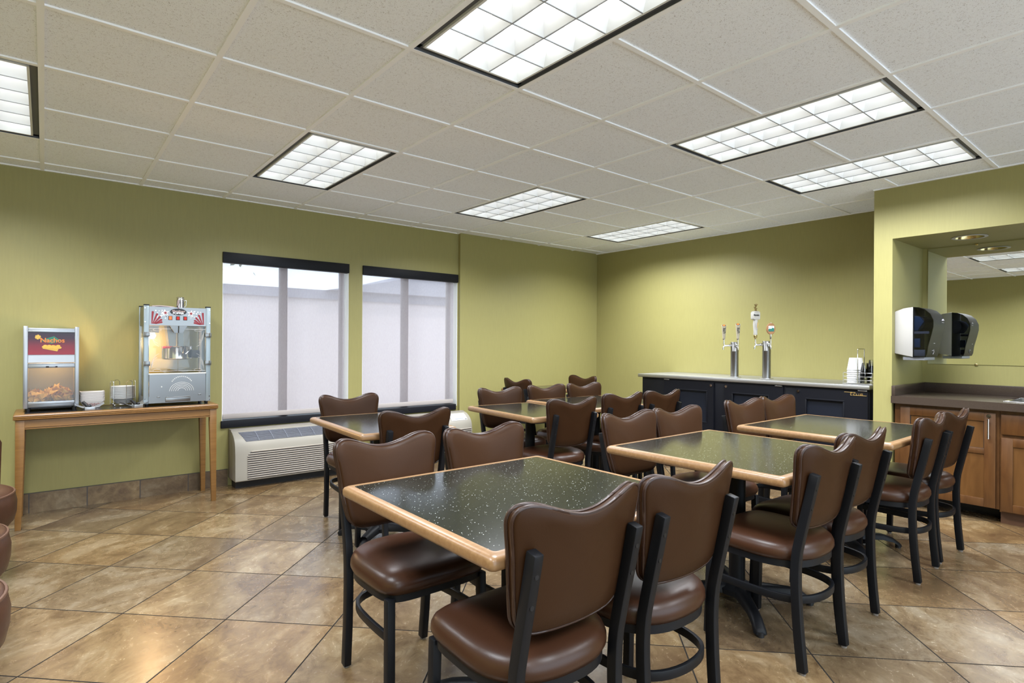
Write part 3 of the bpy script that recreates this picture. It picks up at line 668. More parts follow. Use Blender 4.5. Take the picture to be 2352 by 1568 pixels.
# ------------------------------------------------------------------ dining tables
def rrect(hx, hy, r, n=5):
    P = []
    for cx_, cy_, a0 in ((hx - r, hy - r, 0), (-hx + r, hy - r, 90), (-hx + r, -hy + r, 180), (hx - r, -hy + r, 270)):
        for k in range(n + 1):
            a = R(a0 + 90 * k / n); P.append((cx_ + r * math.cos(a), cy_ + r * math.sin(a)))
    return P
def make_table(wx, wy, label, loc, rz, arm=0.34):
    t = thing('dining_table', label, 'table', loc, rz, 'wood edged dining tables')
    H = 0.745; hx, hy = wx / 2, wy / 2
    box(-hx + 0.030, hx - 0.030, -hy + 0.030, hy - 0.030, H - 0.012, H).build('tabletop', 'laminate', t, smooth=0)
    sec = [(0.045, H - 0.038), (0.010, H - 0.038), (0.003, H - 0.034), (0.0, H - 0.026), (0.0, H - 0.012), (0.004, H - 0.004), (0.012, H + 0.0005), (0.031, H + 0.0008), (0.031, H - 0.008), (0.045, H - 0.014)]
    rings = []
    base = rrect(hx, hy, 0.014)
    m = MB()
    for (x, y) in base:
        rings.append([(x * (hx - i) / hx, y * (hy - i) / hy, z) for i, z in sec])
    m.ringloop(rings); m.build('edge_band', 'maplex', t, smooth=50)
    m = MB(); m.box(-0.16, 0.16, -0.16, 0.16, H - 0.030, H - 0.012); m.box(-0.20, 0.20, -0.02, 0.02, H - 0.05, H - 0.030); m.box(-0.02, 0.02, -0.20, 0.20, H - 0.05, H - 0.030)
    m.build('support_plate', 'black_metal', t, bevel=0.003)
    MB().cyl((0, 0, 0.05), (0, 0, H - 0.03), 0.0375, n=28).build('column', 'black_metal', t)
    MB().lathe([(0.085, 0.052), (0.085, 0.075), (0.060, 0.092), (0.040, 0.110)], n=28).build('hub', 'black_metal', t, smooth=50)
    for k in range(4):
        a = R(45 + 90 * k); c, s_ = math.cos(a), math.sin(a)
        prof = [(0.04, 0.085, 0.038, 0.040), (0.14, 0.082, 0.030, 0.034), (0.24, 0.074, 0.026, 0.028), (arm - 0.04, 0.058, 0.026, 0.024), (arm, 0.030, 0.028, 0.020), (arm + 0.012, 0.022, 0.020, 0.012)]
        m = MB(); rings = []
        for d, z, hw, hh in prof:
            rings.append([(d * c - s_ * hw * u, d * s_ + c * hw * u, z + hh * v - hh * 0.3) for u, v in ((-1, -0.55), (1, -0.55), (0.85, 0.3), (0.4, 0.6), (-0.4, 0.6), (-0.85, 0.3))])
        m.loft(rings); f = m.build('foot', 'black_metal', t, smooth=50)
        MB().cyl((arm * c, arm * s_, 0), (arm * c, arm * s_, 0.022), 0.016, n=12).build('glide', 'black', f)
    return t
make_table(0.925, 0.868, 'square dark speckled dining table with maple edge, closest to the camera', (1.290, -1.2825, 0), 0)
make_table(0.92, 0.885, 'square dark dining table with maple edge, middle one of the front row', (2.640, -1.322, 0), 0)
make_table(0.97, 0.86, 'square dark dining table with maple edge, beside the wood cabinets', (3.885, -1.320, 0), 0)
make_table(0.61, 0.92, 'narrow two-seat dark table in front of the window air conditioner', (1.690, 0.600, 0), R(-3.0), 0.26)
make_table(0.61, 0.90, 'narrow two-seat dark table right of the windows', (2.935, 0.545, 0), R(-5.5), 0.26)
make_table(0.92, 0.86, 'square dark dining table left of the bar cooler', (3.835, 0.680, 0), R(-2.5))
make_table(0.92, 0.61, 'narrow dark table in the far corner of the room', (4.560, 2.080, 0), 0, 0.26)

# ------------------------------------------------------------------ console table on the left
t = thing('console_table', 'long honey wood console table with dark top against the green wall', 'table', (0, 0, 0))
x0, x1, y0, y1, H = -0.142, 1.085, 2.165, 2.615, 0.762
box(x0 + 0.055, x1 - 0.055, y0 + 0.055, y1 - 0.055, H - 0.02, H).build('tabletop', 'consoletop', t, smooth=0)
m = MB(); sec = [(0.06, H - 0.036), (0.008, H - 0.036), (0.004, H - 0.033), (0.0, H - 0.030), (0.0, H - 0.026), (0.005, H - 0.023), (0.0, H - 0.020), (0.0, H - 0.014), (0.005, H - 0.011), (0.0, H - 0.008), (0.003, H - 0.002), (0.006, H + 0.001), (0.056, H + 0.001), (0.056, H - 0.01)]
cx_, cy_, hx, hy = (x0 + x1) / 2, (y0 + y1) / 2, (x1 - x0) / 2, (y1 - y0) / 2
m.ringloop([[(cx_ + x * (hx - i) / hx, cy_ + y * (hy - i) / hy, z) for i, z in sec] for x, y in rrect(hx, hy, 0.006, 2)])
m.build('edge_band', 'consolewood', t, smooth=30)
m = MB()
for (a, b, c, d) in ((x0 + 0.02, x1 - 0.02, y0 + 0.018, y0 + 0.042), (x0 + 0.02, x1 - 0.02, y1 - 0.042, y1 - 0.018), (x0 + 0.018, x0 + 0.042, y0 + 0.02, y1 - 0.02), (x1 - 0.042, x1 - 0.018, y0 + 0.02, y1 - 0.02)):
    m.box(a, b, c, d, 0.665, H - 0.03)
m.build('apron', 'consolewood', t, smooth=0)
m = MB()
m.box(x0 + 0.03, x1 - 0.03, y0 + 0.013, y0 + 0.03, 0.664, 0.670); m.box(x0 + 0.03, x1 - 0.03, y0 + 0.013, y0 + 0.03, 0.675, 0.681)
m.build('bead', 'consolewood', t, bevel=0.0015)
for lx, sx in ((x0 + 0.012, 1), (x1 - 0.012, -1)):
    for ly, sy in ((y0 + 0.012, 1), (y1 - 0.012, -1)):
        def q(w_, z): return [(lx + sx * a * w_, ly + sy * b * w_, z) for a, b in ((0, 0), (1, 0), (1, 1), (0, 1))]
        m = MB(); m.loft([q(0.032, 0.0), q(0.048, 0.60), q(0.048, H - 0.034)] if True else []); m.build('leg', 'consolewood', t, bevel=0.002)

# ------------------------------------------------------------------ nacho warmer
t = thing('nacho_warmer', 'silver nacho warmer cabinet with dark red Nachos sign', 'food warmer', (0.057, 2.335, H))
w2 = 0.153; D = 0.30
m = MB(); m.box(-w2, -w2 + 0.022, 0, D, 0.03, 0.585); m.box(w2 - 0.022, w2, 0, D, 0.03, 0.585); m.box(-w2, w2, D - 0.006, D, 0.03, 0.585)
m.box(-w2 + 0.022, w2 - 0.022, 0.01, D, 0.545, 0.580); m.box(-w2 + 0.022, w2 - 0.022, 0.012, D, 0.03, 0.062)
m.build('cabinet', 'alu', t, bevel=0.003)
box(-w2 + 0.022, w2 - 0.022, D - 0.010, D - 0.006, 0.062, 0.34).build('reflection_panel', 'reflection_panel', t, smooth=0)  # added tan panels; the dim wall reflection is put into their colour
for sx in (-1, 1): box(sx * (w2 - 0.025) - 0.001, sx * (w2 - 0.025) + 0.001, 0.014, D - 0.010, 0.062, 0.34).build('reflection_panel', 'reflection_panel', t, smooth=0)
for sx in (-1, 1):
    m = MB(); m.box(min(sx * w2, sx * (w2 - 0.026)), max(sx * w2, sx * (w2 - 0.026)), -0.006, 0.012, 0.025, 0.592); m.build('corner_post', 'alu', t, bevel=0.004)
box(-w2 + 0.026, w2 - 0.026, -0.001, 0.004, 0.552, 0.563).build('sign_rail', 'alu', t, bevel=0.001)
sg = box(-w2 + 0.026, w2 - 0.026, 0.004, 0.008, 0.395, 0.552).build('sign_panel', 'sign', t, smooth=0)
RX = (PI / 2, 0, 0)
m = MB(); m.prism([(0.0, 0.472), (0.05, 0.492), (0.012, 0.524), (-0.03, 0.508), (-0.06, 0.49)], 0.0025, 0.0038, 'y'); m.build('emblem', 'green', sg, smooth=0)
text_obj('lettering', 'Nachos', 0.044, 'orange', sg, (0.004, 0.0022, 0.494), RX, 0.0006, 1.0, 0, 0.0009)
m = MB()
for k in range(3):
    a = R(25 + 60 * k); u = (math.cos(a) * 0.016, math.sin(a) * 0.016); v_ = (-math.sin(a) * 0.0055, math.cos(a) * 0.0055)
    m.prism([(-0.075 - u[0] - v_[0], 0.517 - u[1] - v_[1]), (-0.075 + u[0] - v_[0], 0.517 + u[1] - v_[1]), (-0.075 + u[0] + v_[0], 0.517 + u[1] + v_[1]), (-0.075 - u[0] + v_[0], 0.517 - u[1] + v_[1])], 0.0012 + 0.0002 * k, 0.0036, 'y')
m.build('star', 'yellow', sg, smooth=0)
m = MB(); m.prism([(-0.050, 0.437), (0.030, 0.418), (0.044, 0.450), (-0.046, 0.452)], 0.0022, 0.0036, 'y'); r2 = random.Random(3)
for k in range(13):
    cx2, cz2 = -0.042 + 0.007 * k, 0.449 + 0.007 * math.sin(k * 1.9)
    m.cur = k % 2
    m.prism([(cx2 + 0.0125 * math.cos(2 * PI * q_ / 8), cz2 + 0.0085 * math.sin(2 * PI * q_ / 8)) for q_ in range(8)], 0.0012 - 0.00003 * k, 0.0036, 'y')
m.build('chip_picture', ['yellow', 'chip'], sg, smooth=0)
m = MB(); m.hexa([(-w2 + 0.026, 0.0, 0.340), (w2 - 0.026, 0.0, 0.340), (w2 - 0.026, 0.03, 0.340), (-w2 + 0.026, 0.03, 0.340)], [(-w2 + 0.026, 0.008, 0.395), (w2 - 0.026, 0.008, 0.395), (w2 - 0.026, 0.03, 0.395), (-w2 + 0.026, 0.03, 0.395)])
m.build('middle_panel', 'alu', t, smooth=0)
d = thing_part = bpy.data.objects.new('door', None); COL.objects.link(d); d.parent = t
m = MB(); m.box(-w2 + 0.026, w2 - 0.026, -0.002, 0.014, 0.303, 0.333); m.box(-w2 + 0.024, w2 - 0.026, -0.004, 0.014, 0.327, 0.335); m.build('top_rail', 'alu', d, bevel=0.002)
box(-w2 + 0.026, w2 - 0.026, 0.003, 0.007, 0.065, 0.304).build('pane', 'glass', d, smooth=0)
box(-w2 + 0.026, w2 - 0.026, -0.004, 0.012, 0.050, 0.070).build('bottom_rail', 'alu', d, bevel=0.002)
m = MB(); m.box(-0.032, 0.032, -0.008, -0.002, 0.306, 0.316); m.build('handle', 'black', d, bevel=0.002)
m = MB(); m.box(-0.015, 0.02, -0.010, -0.007, 0.308, 0.314); m.build('latch', 'alu', d, bevel=0.001)
box(-w2 + 0.022, w2 - 0.022, 0.02, D - 0.006, 0.062, 0.066).build('tray', 'steel', t, smooth=0)
m = MB(); r2 = random.Random(5)
for _ in range(240):
    x = r2.uniform(-0.12, 0.12); y = r2.uniform(0.03, 0.27); hmax = 0.045 + 0.055 * math.exp(-((x - 0.04) / 0.06) ** 2) + 0.02 * math.exp(-((x + 0.09) / 0.04) ** 2)
    p = Vector((x, y, 0.07 + r2.uniform(0, hmax))); a = Vector((r2.uniform(-1, 1), r2.uniform(-1, 1), r2.uniform(-1, 1))).normalized(); u = a.orthogonal().normalized(); v_ = a.cross(u)
    m.add([p + (u * math.cos(2 * PI * k / 3) + v_ * math.sin(2 * PI * k / 3)) * 0.026 + a * (0.002 if k < 3 else 0) for k in range(3)] + [p + a * 0.006], [(0, 1, 2), (0, 1, 3), (1, 2, 3), (2, 0, 3)])
o = m.build('corn_chips', 'chip', smooth=0); o.location = (0.057, 2.335, H); tag(o, 'heap of yellow corn chips behind the glass of the nacho warmer', 'chips'); o['kind'] = 'stuff'
for sx in (-1, 1):
    for yy in (0.03, D - 0.03): MB().cyl((sx * (w2 - 0.025), yy, 0.001), (sx * (w2 - 0.025), yy, 0.03), 0.014, 0.016, 14).build('foot', 'black', t)
box(-w2 + 0.03, w2 - 0.03, 0.03, D - 0.02, 0.02, 0.03).build('base_pan', 'black', t, smooth=0)
lb = bpy.data.lights.new('warmer_bulb', 'POINT'); lb.energy = 0.8; lb.color = (1, 0.72, 0.40); lb.shadow_soft_size = 0.02
lo = bpy.data.objects.new('warmer_bulb', lb); COL.objects.link(lo); lo.parent = t; lo.location = (0, 0.15, 0.36)

# ------------------------------------------------------------------ popcorn machine
t = thing('popcorn_machine', 'glass and steel popcorn machine with red stars on its header', 'popcorn machine', (0.822, 2.285, H))
w2, D, Z0, Z1 = 0.227, 0.30, 0.018, 0.765
for sx in (-1, 1):
    for yy in (0.0, D):
        m = MB(); m.box(min(sx * w2, sx * (w2 - 0.034)), max(sx * w2, sx * (w2 - 0.034)), yy - 0.002 if yy == 0 else D - 0.03, yy + 0.03 if yy == 0 else D, Z0, Z1)
        cp = m.build('corner_post', 'bluealu', t, bevel=0.004)
        box(min(sx * (w2 + 0.001), sx * (w2 - 0.036)), max(sx * (w2 + 0.001), sx * (w2 - 0.036)), yy - 0.004 if yy == 0 else D - 0.032, yy + 0.032 if yy == 0 else D + 0.002, Z1 - 0.002, Z1 + 0.008).build('cap', 'black', cp, bevel=0.003)
        if yy == 0:
            for zz in (0.058, 0.030, 0.745, 0.64): MB().cyl((sx * (w2 - 0.008), -0.001, zz), (sx * (w2 - 0.008), -0.005, zz), 0.004, n=10).build('rivet', 'chrome', cp)
hd = MB().box(-w2 + 0.034, w2 - 0.034, 0.0, D - 0.004, 0.615, 0.757).build('header', 'steel', t, smooth=0)
def star(cx_, cz_, ro, ri, y, n=5, rot=0.0):
    return [(cx_ + (ro if k % 2 == 0 else ri) * math.sin(rot + PI * k / n), cz_ + (ro if k % 2 == 0 else ri) * math.cos(rot + PI * k / n)) for k in range(2 * n)]
m = MB()
for sx in (-1, 1):
    for k in range(5):
        a = R(4 + 17 * k); L_ = 0.093 - 0.012 * k if k else 0.092
        bx, bz = -0.176 + 0.006 * k, 0.627
        tx, tz = bx + L_ * math.sin(a), bz + L_ * math.cos(a); wv = 0.0030; wt = 0.0075
        nx_, nz_ = math.cos(a), -math.sin(a)
        poly = [(bx - wv * nx_, bz - wv * nz_), (bx + wv * nx_, bz + wv * nz_), (tx + wt * nx_, tz + wt * nz_), (tx + 0.004 * math.sin(a), tz + 0.004 * math.cos(a)), (tx - wt * nx_, tz - wt * nz_)]
        MB().prism([(x if sx < 0 else -x, z) for x, z in poly], -0.0012, 0.0004, 'y').build('red_stripe', 'red', hd, smooth=0)
for sx in (-1, 1): MB().prism(star(sx * 0.087, 0.712, 0.016, 0.0065, 0, 5, 0.2 * sx), -0.0018, 0.0004, 'y').build('red_star', 'red', hd, smooth=0)
MB().prism([(-0.001, 0.747), (0.005, 0.757), (0.0, 0.755), (-0.006, 0.757)], -0.0022, 0.0004, 'y').build('red_heart', 'red', hd, smooth=0)
m = MB(); r2 = random.Random(11)
for sx in (-1, 1):
    m.prism(star(sx * 0.087, 0.712, 0.029, 0.011, 0, 5, 0.2 * sx), -0.0010, 0.0004, 'y')
    for _ in range(26):
        u, v_ = r2.random(), r2.random()
        x = 0.155 - 0.065 * u; z = 0.735 - 0.085 * v_ * (1 - 0.3 * u) - 0.004
        if x > 0.160 - (0.735 - z) * 0.35 + 0.02 * 0: pass
        m.prism(star(sx * (x - 0.012 * v_), z, r2.choice((0.007, 0.0055, 0.004)), 0.003, 0, 5, r2.random()), -0.0008, 0.0004, 'y')
m.build('white_stars', 'white_print', hd, smooth=0)
m = MB(); m.prism([(0.056 * math.cos(2 * PI * k / 32), 0.722 + 0.026 * math.sin(2 * PI * k / 32)) for k in range(32)], -0.0014, 0.0004, 'y'); bd = m.build('badge', 'black_print', hd, smooth=0)
text_obj('lettering', 'POPPER', 0.022, 'white_print', hd, (0, -0.0020, 0.711), RX, 0.0004, 1.0, 0, 0.0006)
text_obj('lettering', 'Magnificent', 0.0195, 'pinkpaper', hd, (0, -0.0020, 0.728), RX, 0.0004, 1.0, 0.25, 0.0005)
for k, xx in enumerate((-0.054, -0.003, 0.047)):
    sw = box(xx - 0.0135, xx + 0.0135, -0.003, 0.001, 0.658, 0.689).build('switch', 'black', t, bevel=0.001)
    m = MB(); m.hexa([(xx - 0.009, -0.008, 0.662), (xx + 0.009, -0.008, 0.662), (xx + 0.009, -0.002, 0.662), (xx - 0.009, -0.002, 0.662)], [(xx - 0.009, -0.004, 0.685), (xx + 0.009, -0.004, 0.685), (xx + 0.009, -0.002, 0.685), (xx - 0.009, -0.002, 0.685)])
    m.build('rocker', 'switch_on' if k == 0 else 'switch', sw, smooth=0)
zl, zu = 0.245, 0.612
for sx in (-1, 1):
    dd = bpy.data.objects.new('glass_door', None); COL.objects.link(dd); dd.parent = t
    a, b = (-w2 + 0.036, -0.002) if sx < 0 else (0.002, w2 - 0.036)
    box(a, b, 0.006, 0.011, zl, zu).build('pane', 'glass', dd, smooth=0)
    m = MB(); e0, e1 = (a, a + 0.004) if sx < 0 else (b - 0.004, b)
    m.box(a, b, 0.004, 0.006, zl + 0.018, zl + 0.021); m.box(a, b, 0.004, 0.006, zu - 0.024, zu - 0.021)
    ox = sx * (w2 - 0.042)
    for zc, sz in ((zl + 0.03, 1), (zu - 0.035, -1)):
        for q_ in range(4):
            rr = 0.020 + 0.011 * q_
            pts = [(ox - sx * (0.006 + rr * (1 - math.cos(R(th_))) * 1.1), 0.005, zc + sz * (rr * 2.6 * math.sin(R(th_)) * 0.9)) for th_ in range(0, 95, 12)]
            m.tube(pts, 0.0012, 4)
        m.tube([(ox - sx * (0.045 + 0.028 * math.cos(2 * PI * k / 16)), 0.005, zc - sz * 0.004 + 0.008 * math.sin(2 * PI * k / 16)) for k in range(16)], 0.0012, 4, True)
    m.build('etching', 'etched', dd, smooth=0)
    for zz in (0.545, 0.325):
        m = MB(); hx_ = sx * (w2 - 0.018); m.box(hx_ - 0.022, hx_ + 0.022, -0.012, -0.002, zz - 0.018, zz + 0.018); m.cyl((hx_ + sx * 0.010, -0.016, zz - 0.018), (hx_ + sx * 0.010, -0.016, zz + 0.018), 0.006, n=10); m.build('hinge', 'steel', dd, bevel=0.002)
    # chute handles, steel wedges at the top of the doors
    m = MB(); m.hexa([(sx * 0.004, -0.014, zu - 0.052), (sx * 0.028, -0.014, zu - 0.052), (sx * 0.028, 0.004, zu - 0.052), (sx * 0.004, 0.004, zu - 0.052)], [(sx * 0.004, -0.018, zu + 0.001), (sx * 0.058, -0.018, zu + 0.001), (sx * 0.058, 0.004, zu + 0.001), (sx * 0.004, 0.004, zu + 0.001)])
    m.build('handle', 'steel', dd, smooth=0)
for sx in (-1, 1): box(sx * (w2 - 0.012) - 0.002, sx * (w2 - 0.012) + 0.002, 0.032, D - 0.032, 0.07, 0.615).build('side_pane', 'glass', t, smooth=0)
for sx in (-1, 1): box(sx * (w2 - 0.010) - 0.006, sx * (w2 - 0.010) + 0.006, 0.028, D - 0.028, 0.615, 0.758).build('side_panel', 'steel', t, smooth=0)
box(-w2 + 0.03, w2 - 0.03, D - 0.012, D - 0.008, 0.07, 0.615).build('back_pane', 'glass', t, smooth=0)
lp = box(-w2 + 0.036, w2 - 0.036, -0.004, 0.008, 0.075, 0.245).build('front_panel', 'steel', t, smooth=0)
m = MB(); m.box(-w2 + 0.032, w2 - 0.032, -0.010, 0.004, 0.240, 0.250)
for k in range(13):
    a = R(30 + 120 * k / 12); m.cyl((0.025 + 0.075 * math.cos(a), -0.0055, 0.150 + 0.072 * math.sin(a)), (0.025 + 0.075 * math.cos(a), -0.003, 0.150 + 0.072 * math.sin(a)), 0.0045, n=6)
for q_ in range(5):
    rr = 0.022 + 0.011 * q_; m.tube([(0.025 + rr * 1.25 * math.cos(R(th_)), -0.005, 0.110 + rr * math.sin(R(th_))) for th_ in range(0, 181, 15)], 0.0016, 5)
m.build('embossing', 'etched', lp)
MB().cyl((-0.11, -0.008, 0.146), (-0.11, -0.003, 0.146), 0.005, n=12).build('knob', 'white', lp)
m = MB(); m.box(-w2 + 0.034, w2 - 0.034, 0.0, D, 0.022, 0.075); m.build('base', 'steel', t, smooth=0)
dr = box(-0.085, 0.085, -0.006, 0.004, 0.028, 0.068).build('drawer', 'steel', t, bevel=0.003)
box(-0.080, 0.080, -0.013, -0.004, 0.060, 0.068).build('handle', 'steel', dr, bevel=0.002)
for xx, zz in ((-0.13, 0.070), (0.15, 0.078)): box(xx - 0.010, xx + 0.010, -0.008, 0.0, zz - 0.006, zz + 0.004).build('clip', 'steel', t, bevel=0.001)
for sx in (-1, 1):
    for yy in (0.03, D - 0.03): MB().cyl((sx * (w2 - 0.025), yy, 0.001), (sx * (w2 - 0.025), yy, 0.024), 0.012, 0.015, 14).build('foot', 'black', t)
kt = MB().lathe([(0.098, 0.352), (0.108, 0.360), (0.108, 0.450), (0.110, 0.456), (0.085, 0.458), (0.01, 0.462)], (0.015, 0.15, 0), 32).build('kettle', 'chrome', t, smooth=50)
box(-0.100, -0.048, 0.026, 0.046, 0.438, 0.456).build('handle', 'red', kt, bevel=0.004)
m = MB(); m.tube([(0.05, 0.03, 0.455), (0.085, 0.02, 0.45), (0.09, 0.02, 0.435), (0.07, 0.02, 0.41), (0.055, 0.02, 0.395)], 0.004, 8); m.tube([(-0.07, 0.036, 0.447), (0.01, 0.036, 0.447)], 0.004, 8); m.build('lever', 'chrome', kt)
box(0.105, 0.160, 0.06, 0.14, 0.365, 0.425).build('heater_box', 'black', kt, bevel=0.005)
m = MB(); m.hexa([(-0.048, 0.09, 0.455), (0.0, 0.09, 0.455), (0.0, 0.2, 0.455), (-0.048, 0.2, 0.455)], [(-0.066, 0.09, 0.615), (0.0, 0.09, 0.615), (0.0, 0.2, 0.615), (-0.066, 0.2, 0.615)]); m.build('chute', 'darksteel', t, smooth=0)
m = MB(); m.box(0.004, 0.045, 0.05, 0.09, 0.42, 0.615); m.build('hanger', 'darksteel', t, smooth=0)
m = MB(); m.box(-0.19, -0.12, 0.06, 0.14, 0.56, 0.615); m.build('motor_box', 'darksteel', t, smooth=0)
m = MB(); m.cyl((0.172, 0.10, 0.58), (0.172, 0.10, 0.612), 0.018, n=16); m.cyl((0.172, 0.10, 0.20), (0.172, 0.10, 0.58), 0.010, n=12); m.build('cord_tube', 'white', t)
m = MB(); m.lathe([(0.004, 0), (0.022, 0.006), (0.030, 0.025), (0.020, 0.05), (0.012, 0.065)], (-0.165, 0.10, 0.512), 16); m.build('bulb', 'bulb', t, smooth=60)
lb = bpy.data.lights.new('popper_bulb', 'POINT'); lb.energy = 5.5; lb.color = (1, 0.62, 0.28); lb.shadow_soft_size = 0.03
lo = bpy.data.objects.new('popper_bulb', lb); COL.objects.link(lo); lo.parent = t; lo.location = (-0.165, 0.06, 0.50)
m = MB(); r2 = random.Random(21)
for _ in range(150):
    x = r2.uniform(-0.195, 0.19); y = r2.uniform(0.04, 0.27); zz = 0.085 + r2.uniform(0, 0.10) * max(0.25, -x / 0.2)
    rr = r2.uniform(0.007, 0.012)
    m.lathe([(rr * 0.6, -rr * 0.8), (rr, 0), (rr * 0.6, rr * 0.8)], (x, y, zz), 6)
o = m.build('popcorn', 'popcorn', smooth=60); o.location = (0.822, 2.285, H); tag(o, 'loose yellow popcorn on the floor of the popcorn machine', 'popcorn'); o['kind'] = 'stuff'

# things on top of the popcorn machine
t = thing('shaker_cup', 'steel shaker cup with a small handle on top of the popcorn machine', 'cup', (0.858, 2.43, H + Z1 - 0.007))
MB().lathe([(0.025, 0.001), (0.0275, 0.004), (0.0275, 0.062), (0.029, 0.064), (0.029, 0.070), (0.0275, 0.072), (0.0275, 0.084), (0.029, 0.086), (0.027, 0.088), (0.005, 0.088)], n=24).build('body', 'chrome', t, smooth=40)
m = MB(); m.tube([(0.026, 0, 0.062), (0.040, 0, 0.066), (0.044, 0, 0.054), (0.040, 0, 0.042), (0.043, 0, 0.030), (0.037, 0, 0.016), (0.026, 0, 0.010)], 0.0028, 8); m.build('handle', 'chrome', t, smooth=60)
m = MB(); m.loft([[(0.655 + 0.148 * u, 2.33 + 0.12 * v_, H + Z1 - 0.006 + dz + 0.004 * math.sin(u * 4)) for u, v_ in ((0, 0), (0.33, 0), (0.66, 0), (1, 0), (1, 1), (0.66, 1), (0.33, 1), (0, 1))] for dz in (0.001, 0.008)])
tag(m.build('paper_leaflet', 'pinkpaper', smooth=0), 'folded pale printed paper lying on top of the popcorn machine', 'paper')

# ------------------------------------------------------------------ paper trays, bowls in a wire rack, scoops
def boat(w_, d_, h_, flare):
    m = MB(); th = 0.0018
    def ring(k, z, bow=0.0): 
        P = []
        for x, y in rrect(w_ / 2 * k, d_ / 2 * k, 0.012, 3): P.append((x, y, z + bow * (x / (w_ / 2)) ** 2))
        return P
    m.loft([ring(0.62, 0.0), ring(1.0, h_, 0.012), ring(1.0 - 0.01, h_ + 0.001, 0.012), ring(0.61, th)])
    return m
tr0 = None
for k in range(12):
    lab = 'white paper food tray topmost on the stack beside the nacho warmer' if k == 11 else ('checked bottom paper food tray of the stack beside the nacho warmer' if k == 0 else 'white paper food tray within the stack beside the nacho warmer')
    if tr0 is None:
        tr0 = tag(boat(0.150, 0.105, 0.040, 0).build('paper_tray', 'paper', smooth=0), lab, 'paper tray', 'stacked paper food trays')
        m = MB()
        for q_ in range(9):
            for s2 in range(2):
                x = -0.042 + 0.0105 * q_; z = 0.012 + 0.012 * s2 + (0.004 if q_ % 2 else 0); y = -0.0525 * (0.62 + 0.38 * z / 0.040) - 0.0016
                m.hexa([(x, y, z), (x + 0.005, y, z), (x + 0.005, y + 0.002, z), (x, y + 0.002, z)], [(x, y - 0.001, z + 0.005), (x + 0.005, y - 0.001, z + 0.005), (x + 0.005, y + 0.001, z + 0.005), (x, y + 0.001, z + 0.005)])
        m.build('check_print', 'red', tr0, smooth=0); o = tr0
    elif k == 1:
        tr1 = o = tag(boat(0.150, 0.105, 0.040, 0).build('paper_tray', 'paper', smooth=0), lab, 'paper tray', 'stacked paper food trays')
    else:
        o = tr1.copy(); COL.objects.link(o); o['label'] = lab
    o.location = (0.292 + 0.001 * math.sin(k * 2.2), 2.455 + 0.001 * math.cos(k * 3), H + 0.002 + 0.0062 * k)
# foam bowls in a wire rack
t = thing('wire_bowl_rack', 'chrome wire rack holding white foam bowls beside the popcorn machine', 'rack', (0.486, 2.495, H))
m = MB()
for a in range(4):
    an = R(a * 90 + 25); c, s_ = math.cos(an), math.sin(an); tx, ty = -s_, c; r_ = 0.080; hw = 0.022
    arch = [(r_ * c - hw * tx, r_ * s_ - hw * ty, 0.014), (r_ * c - hw * tx, r_ * s_ - hw * ty, 0.172)] + [(r_ * c - hw * tx * math.cos(R(q_)), r_ * s_ - hw * ty * math.cos(R(q_)), 0.172 + 0.022 * math.sin(R(q_))) for q_ in range(20, 180, 20)] + [(r_ * c + hw * tx, r_ * s_ + hw * ty, 0.172), (r_ * c + hw * tx, r_ * s_ + hw * ty, 0.014)]
    m.tube(arch, 0.0018, 6)
m.tube([(0.083 * math.cos(2 * PI * k / 32), 0.083 * math.sin(2 * PI * k / 32), 0.015) for k in range(32)], 0.0018, 6, True)
m.tube([(-0.083, 0, 0.015), (0.083, 0, 0.015)], 0.0018, 6); m.tube([(0, -0.083, 0.015), (0, 0.083, 0.015)], 0.0018, 6)
m.build('wire_frame', 'chrome', t, smooth=60)
for a in range(4):
    an = R(a * 90 + 45); MB().lathe([(0.002, -0.007), (0.007, -0.003), (0.007, 0.004), (0.002, 0.008)], (0.080 * math.cos(an), 0.080 * math.sin(an), 0.008), 10).build('foot', 'chrome', t, smooth=60)
def bowl():
    m = MB(); m.lathe([(0.042, 0.0), (0.045, 0.0), (0.074, 0.040), (0.077, 0.0405), (0.077, 0.043), (0.072, 0.043), (0.043, 0.0025), (0.002, 0.0025)], n=32); return m
b0 = None
for k in range(14):
    lab = 'white foam bowl, topmost one turned over the stack in the wire rack' if k == 13 else ('grey-shaded bottom foam bowl of the stack in the wire rack' if k == 0 else 'white foam bowl within the stack in the wire rack')
    if b0 is None: b0 = o = tag(bowl().build('foam_bowl', 'foam', smooth=50), lab, 'bowl', 'foam bowls in the wire rack')
    else: o = b0.copy(); COL.objects.link(o); o['label'] = lab
    o.location = (0.486, 2.495, H + 0.018 + 0.0068 * k)
def make_scoop(lab, loc, rz):
    t = thing('popcorn_scoop', lab, 'scoop', loc, rz, 'aluminium scoops on the console table')
    # wide curved blade
    rings = []
    for k in range(13):
        u = k / 12; x = -0.085 + 0.17 * u; zc = 0.012 + 0.030 * (2 * u - 1) ** 2
        rings.append([(x, -0.030, zc), (x, 0.045, zc + 0.004), (x, 0.045, zc + 0.0065), (x, -0.030, zc + 0.0025)])
    MB().loft(rings).build('blade', 'alu', t, smooth=50)
    box(-0.030, 0.030, -0.062, -0.020, 0.001, 0.026).build('funnel', 'alu', t, bevel=0.003)
    for p0, p1 in (((-0.012, -0.04, 0.028), (-0.040, -0.030, 0.062)), ((-0.008, -0.052, 0.030), (0.006, -0.050, 0.036))):
        a = Vector(p0); b = Vector(p1); MB().tube([a, a.lerp(b, 0.6), b], 0.011, 12).build('grip', 'black', t, smooth=50)
    return t
s0 = make_scoop('aluminium scoop with black grips lying in front of the paper tray stack', (0.268, 2.275, H + 0.001), 0)
s1 = dup(s0, (0.535, 2.262, H + 0.001), R(22), 'aluminium scoop with black grips lying between the wire rack and the popcorn machine')
for ch in s1.children:
    pass

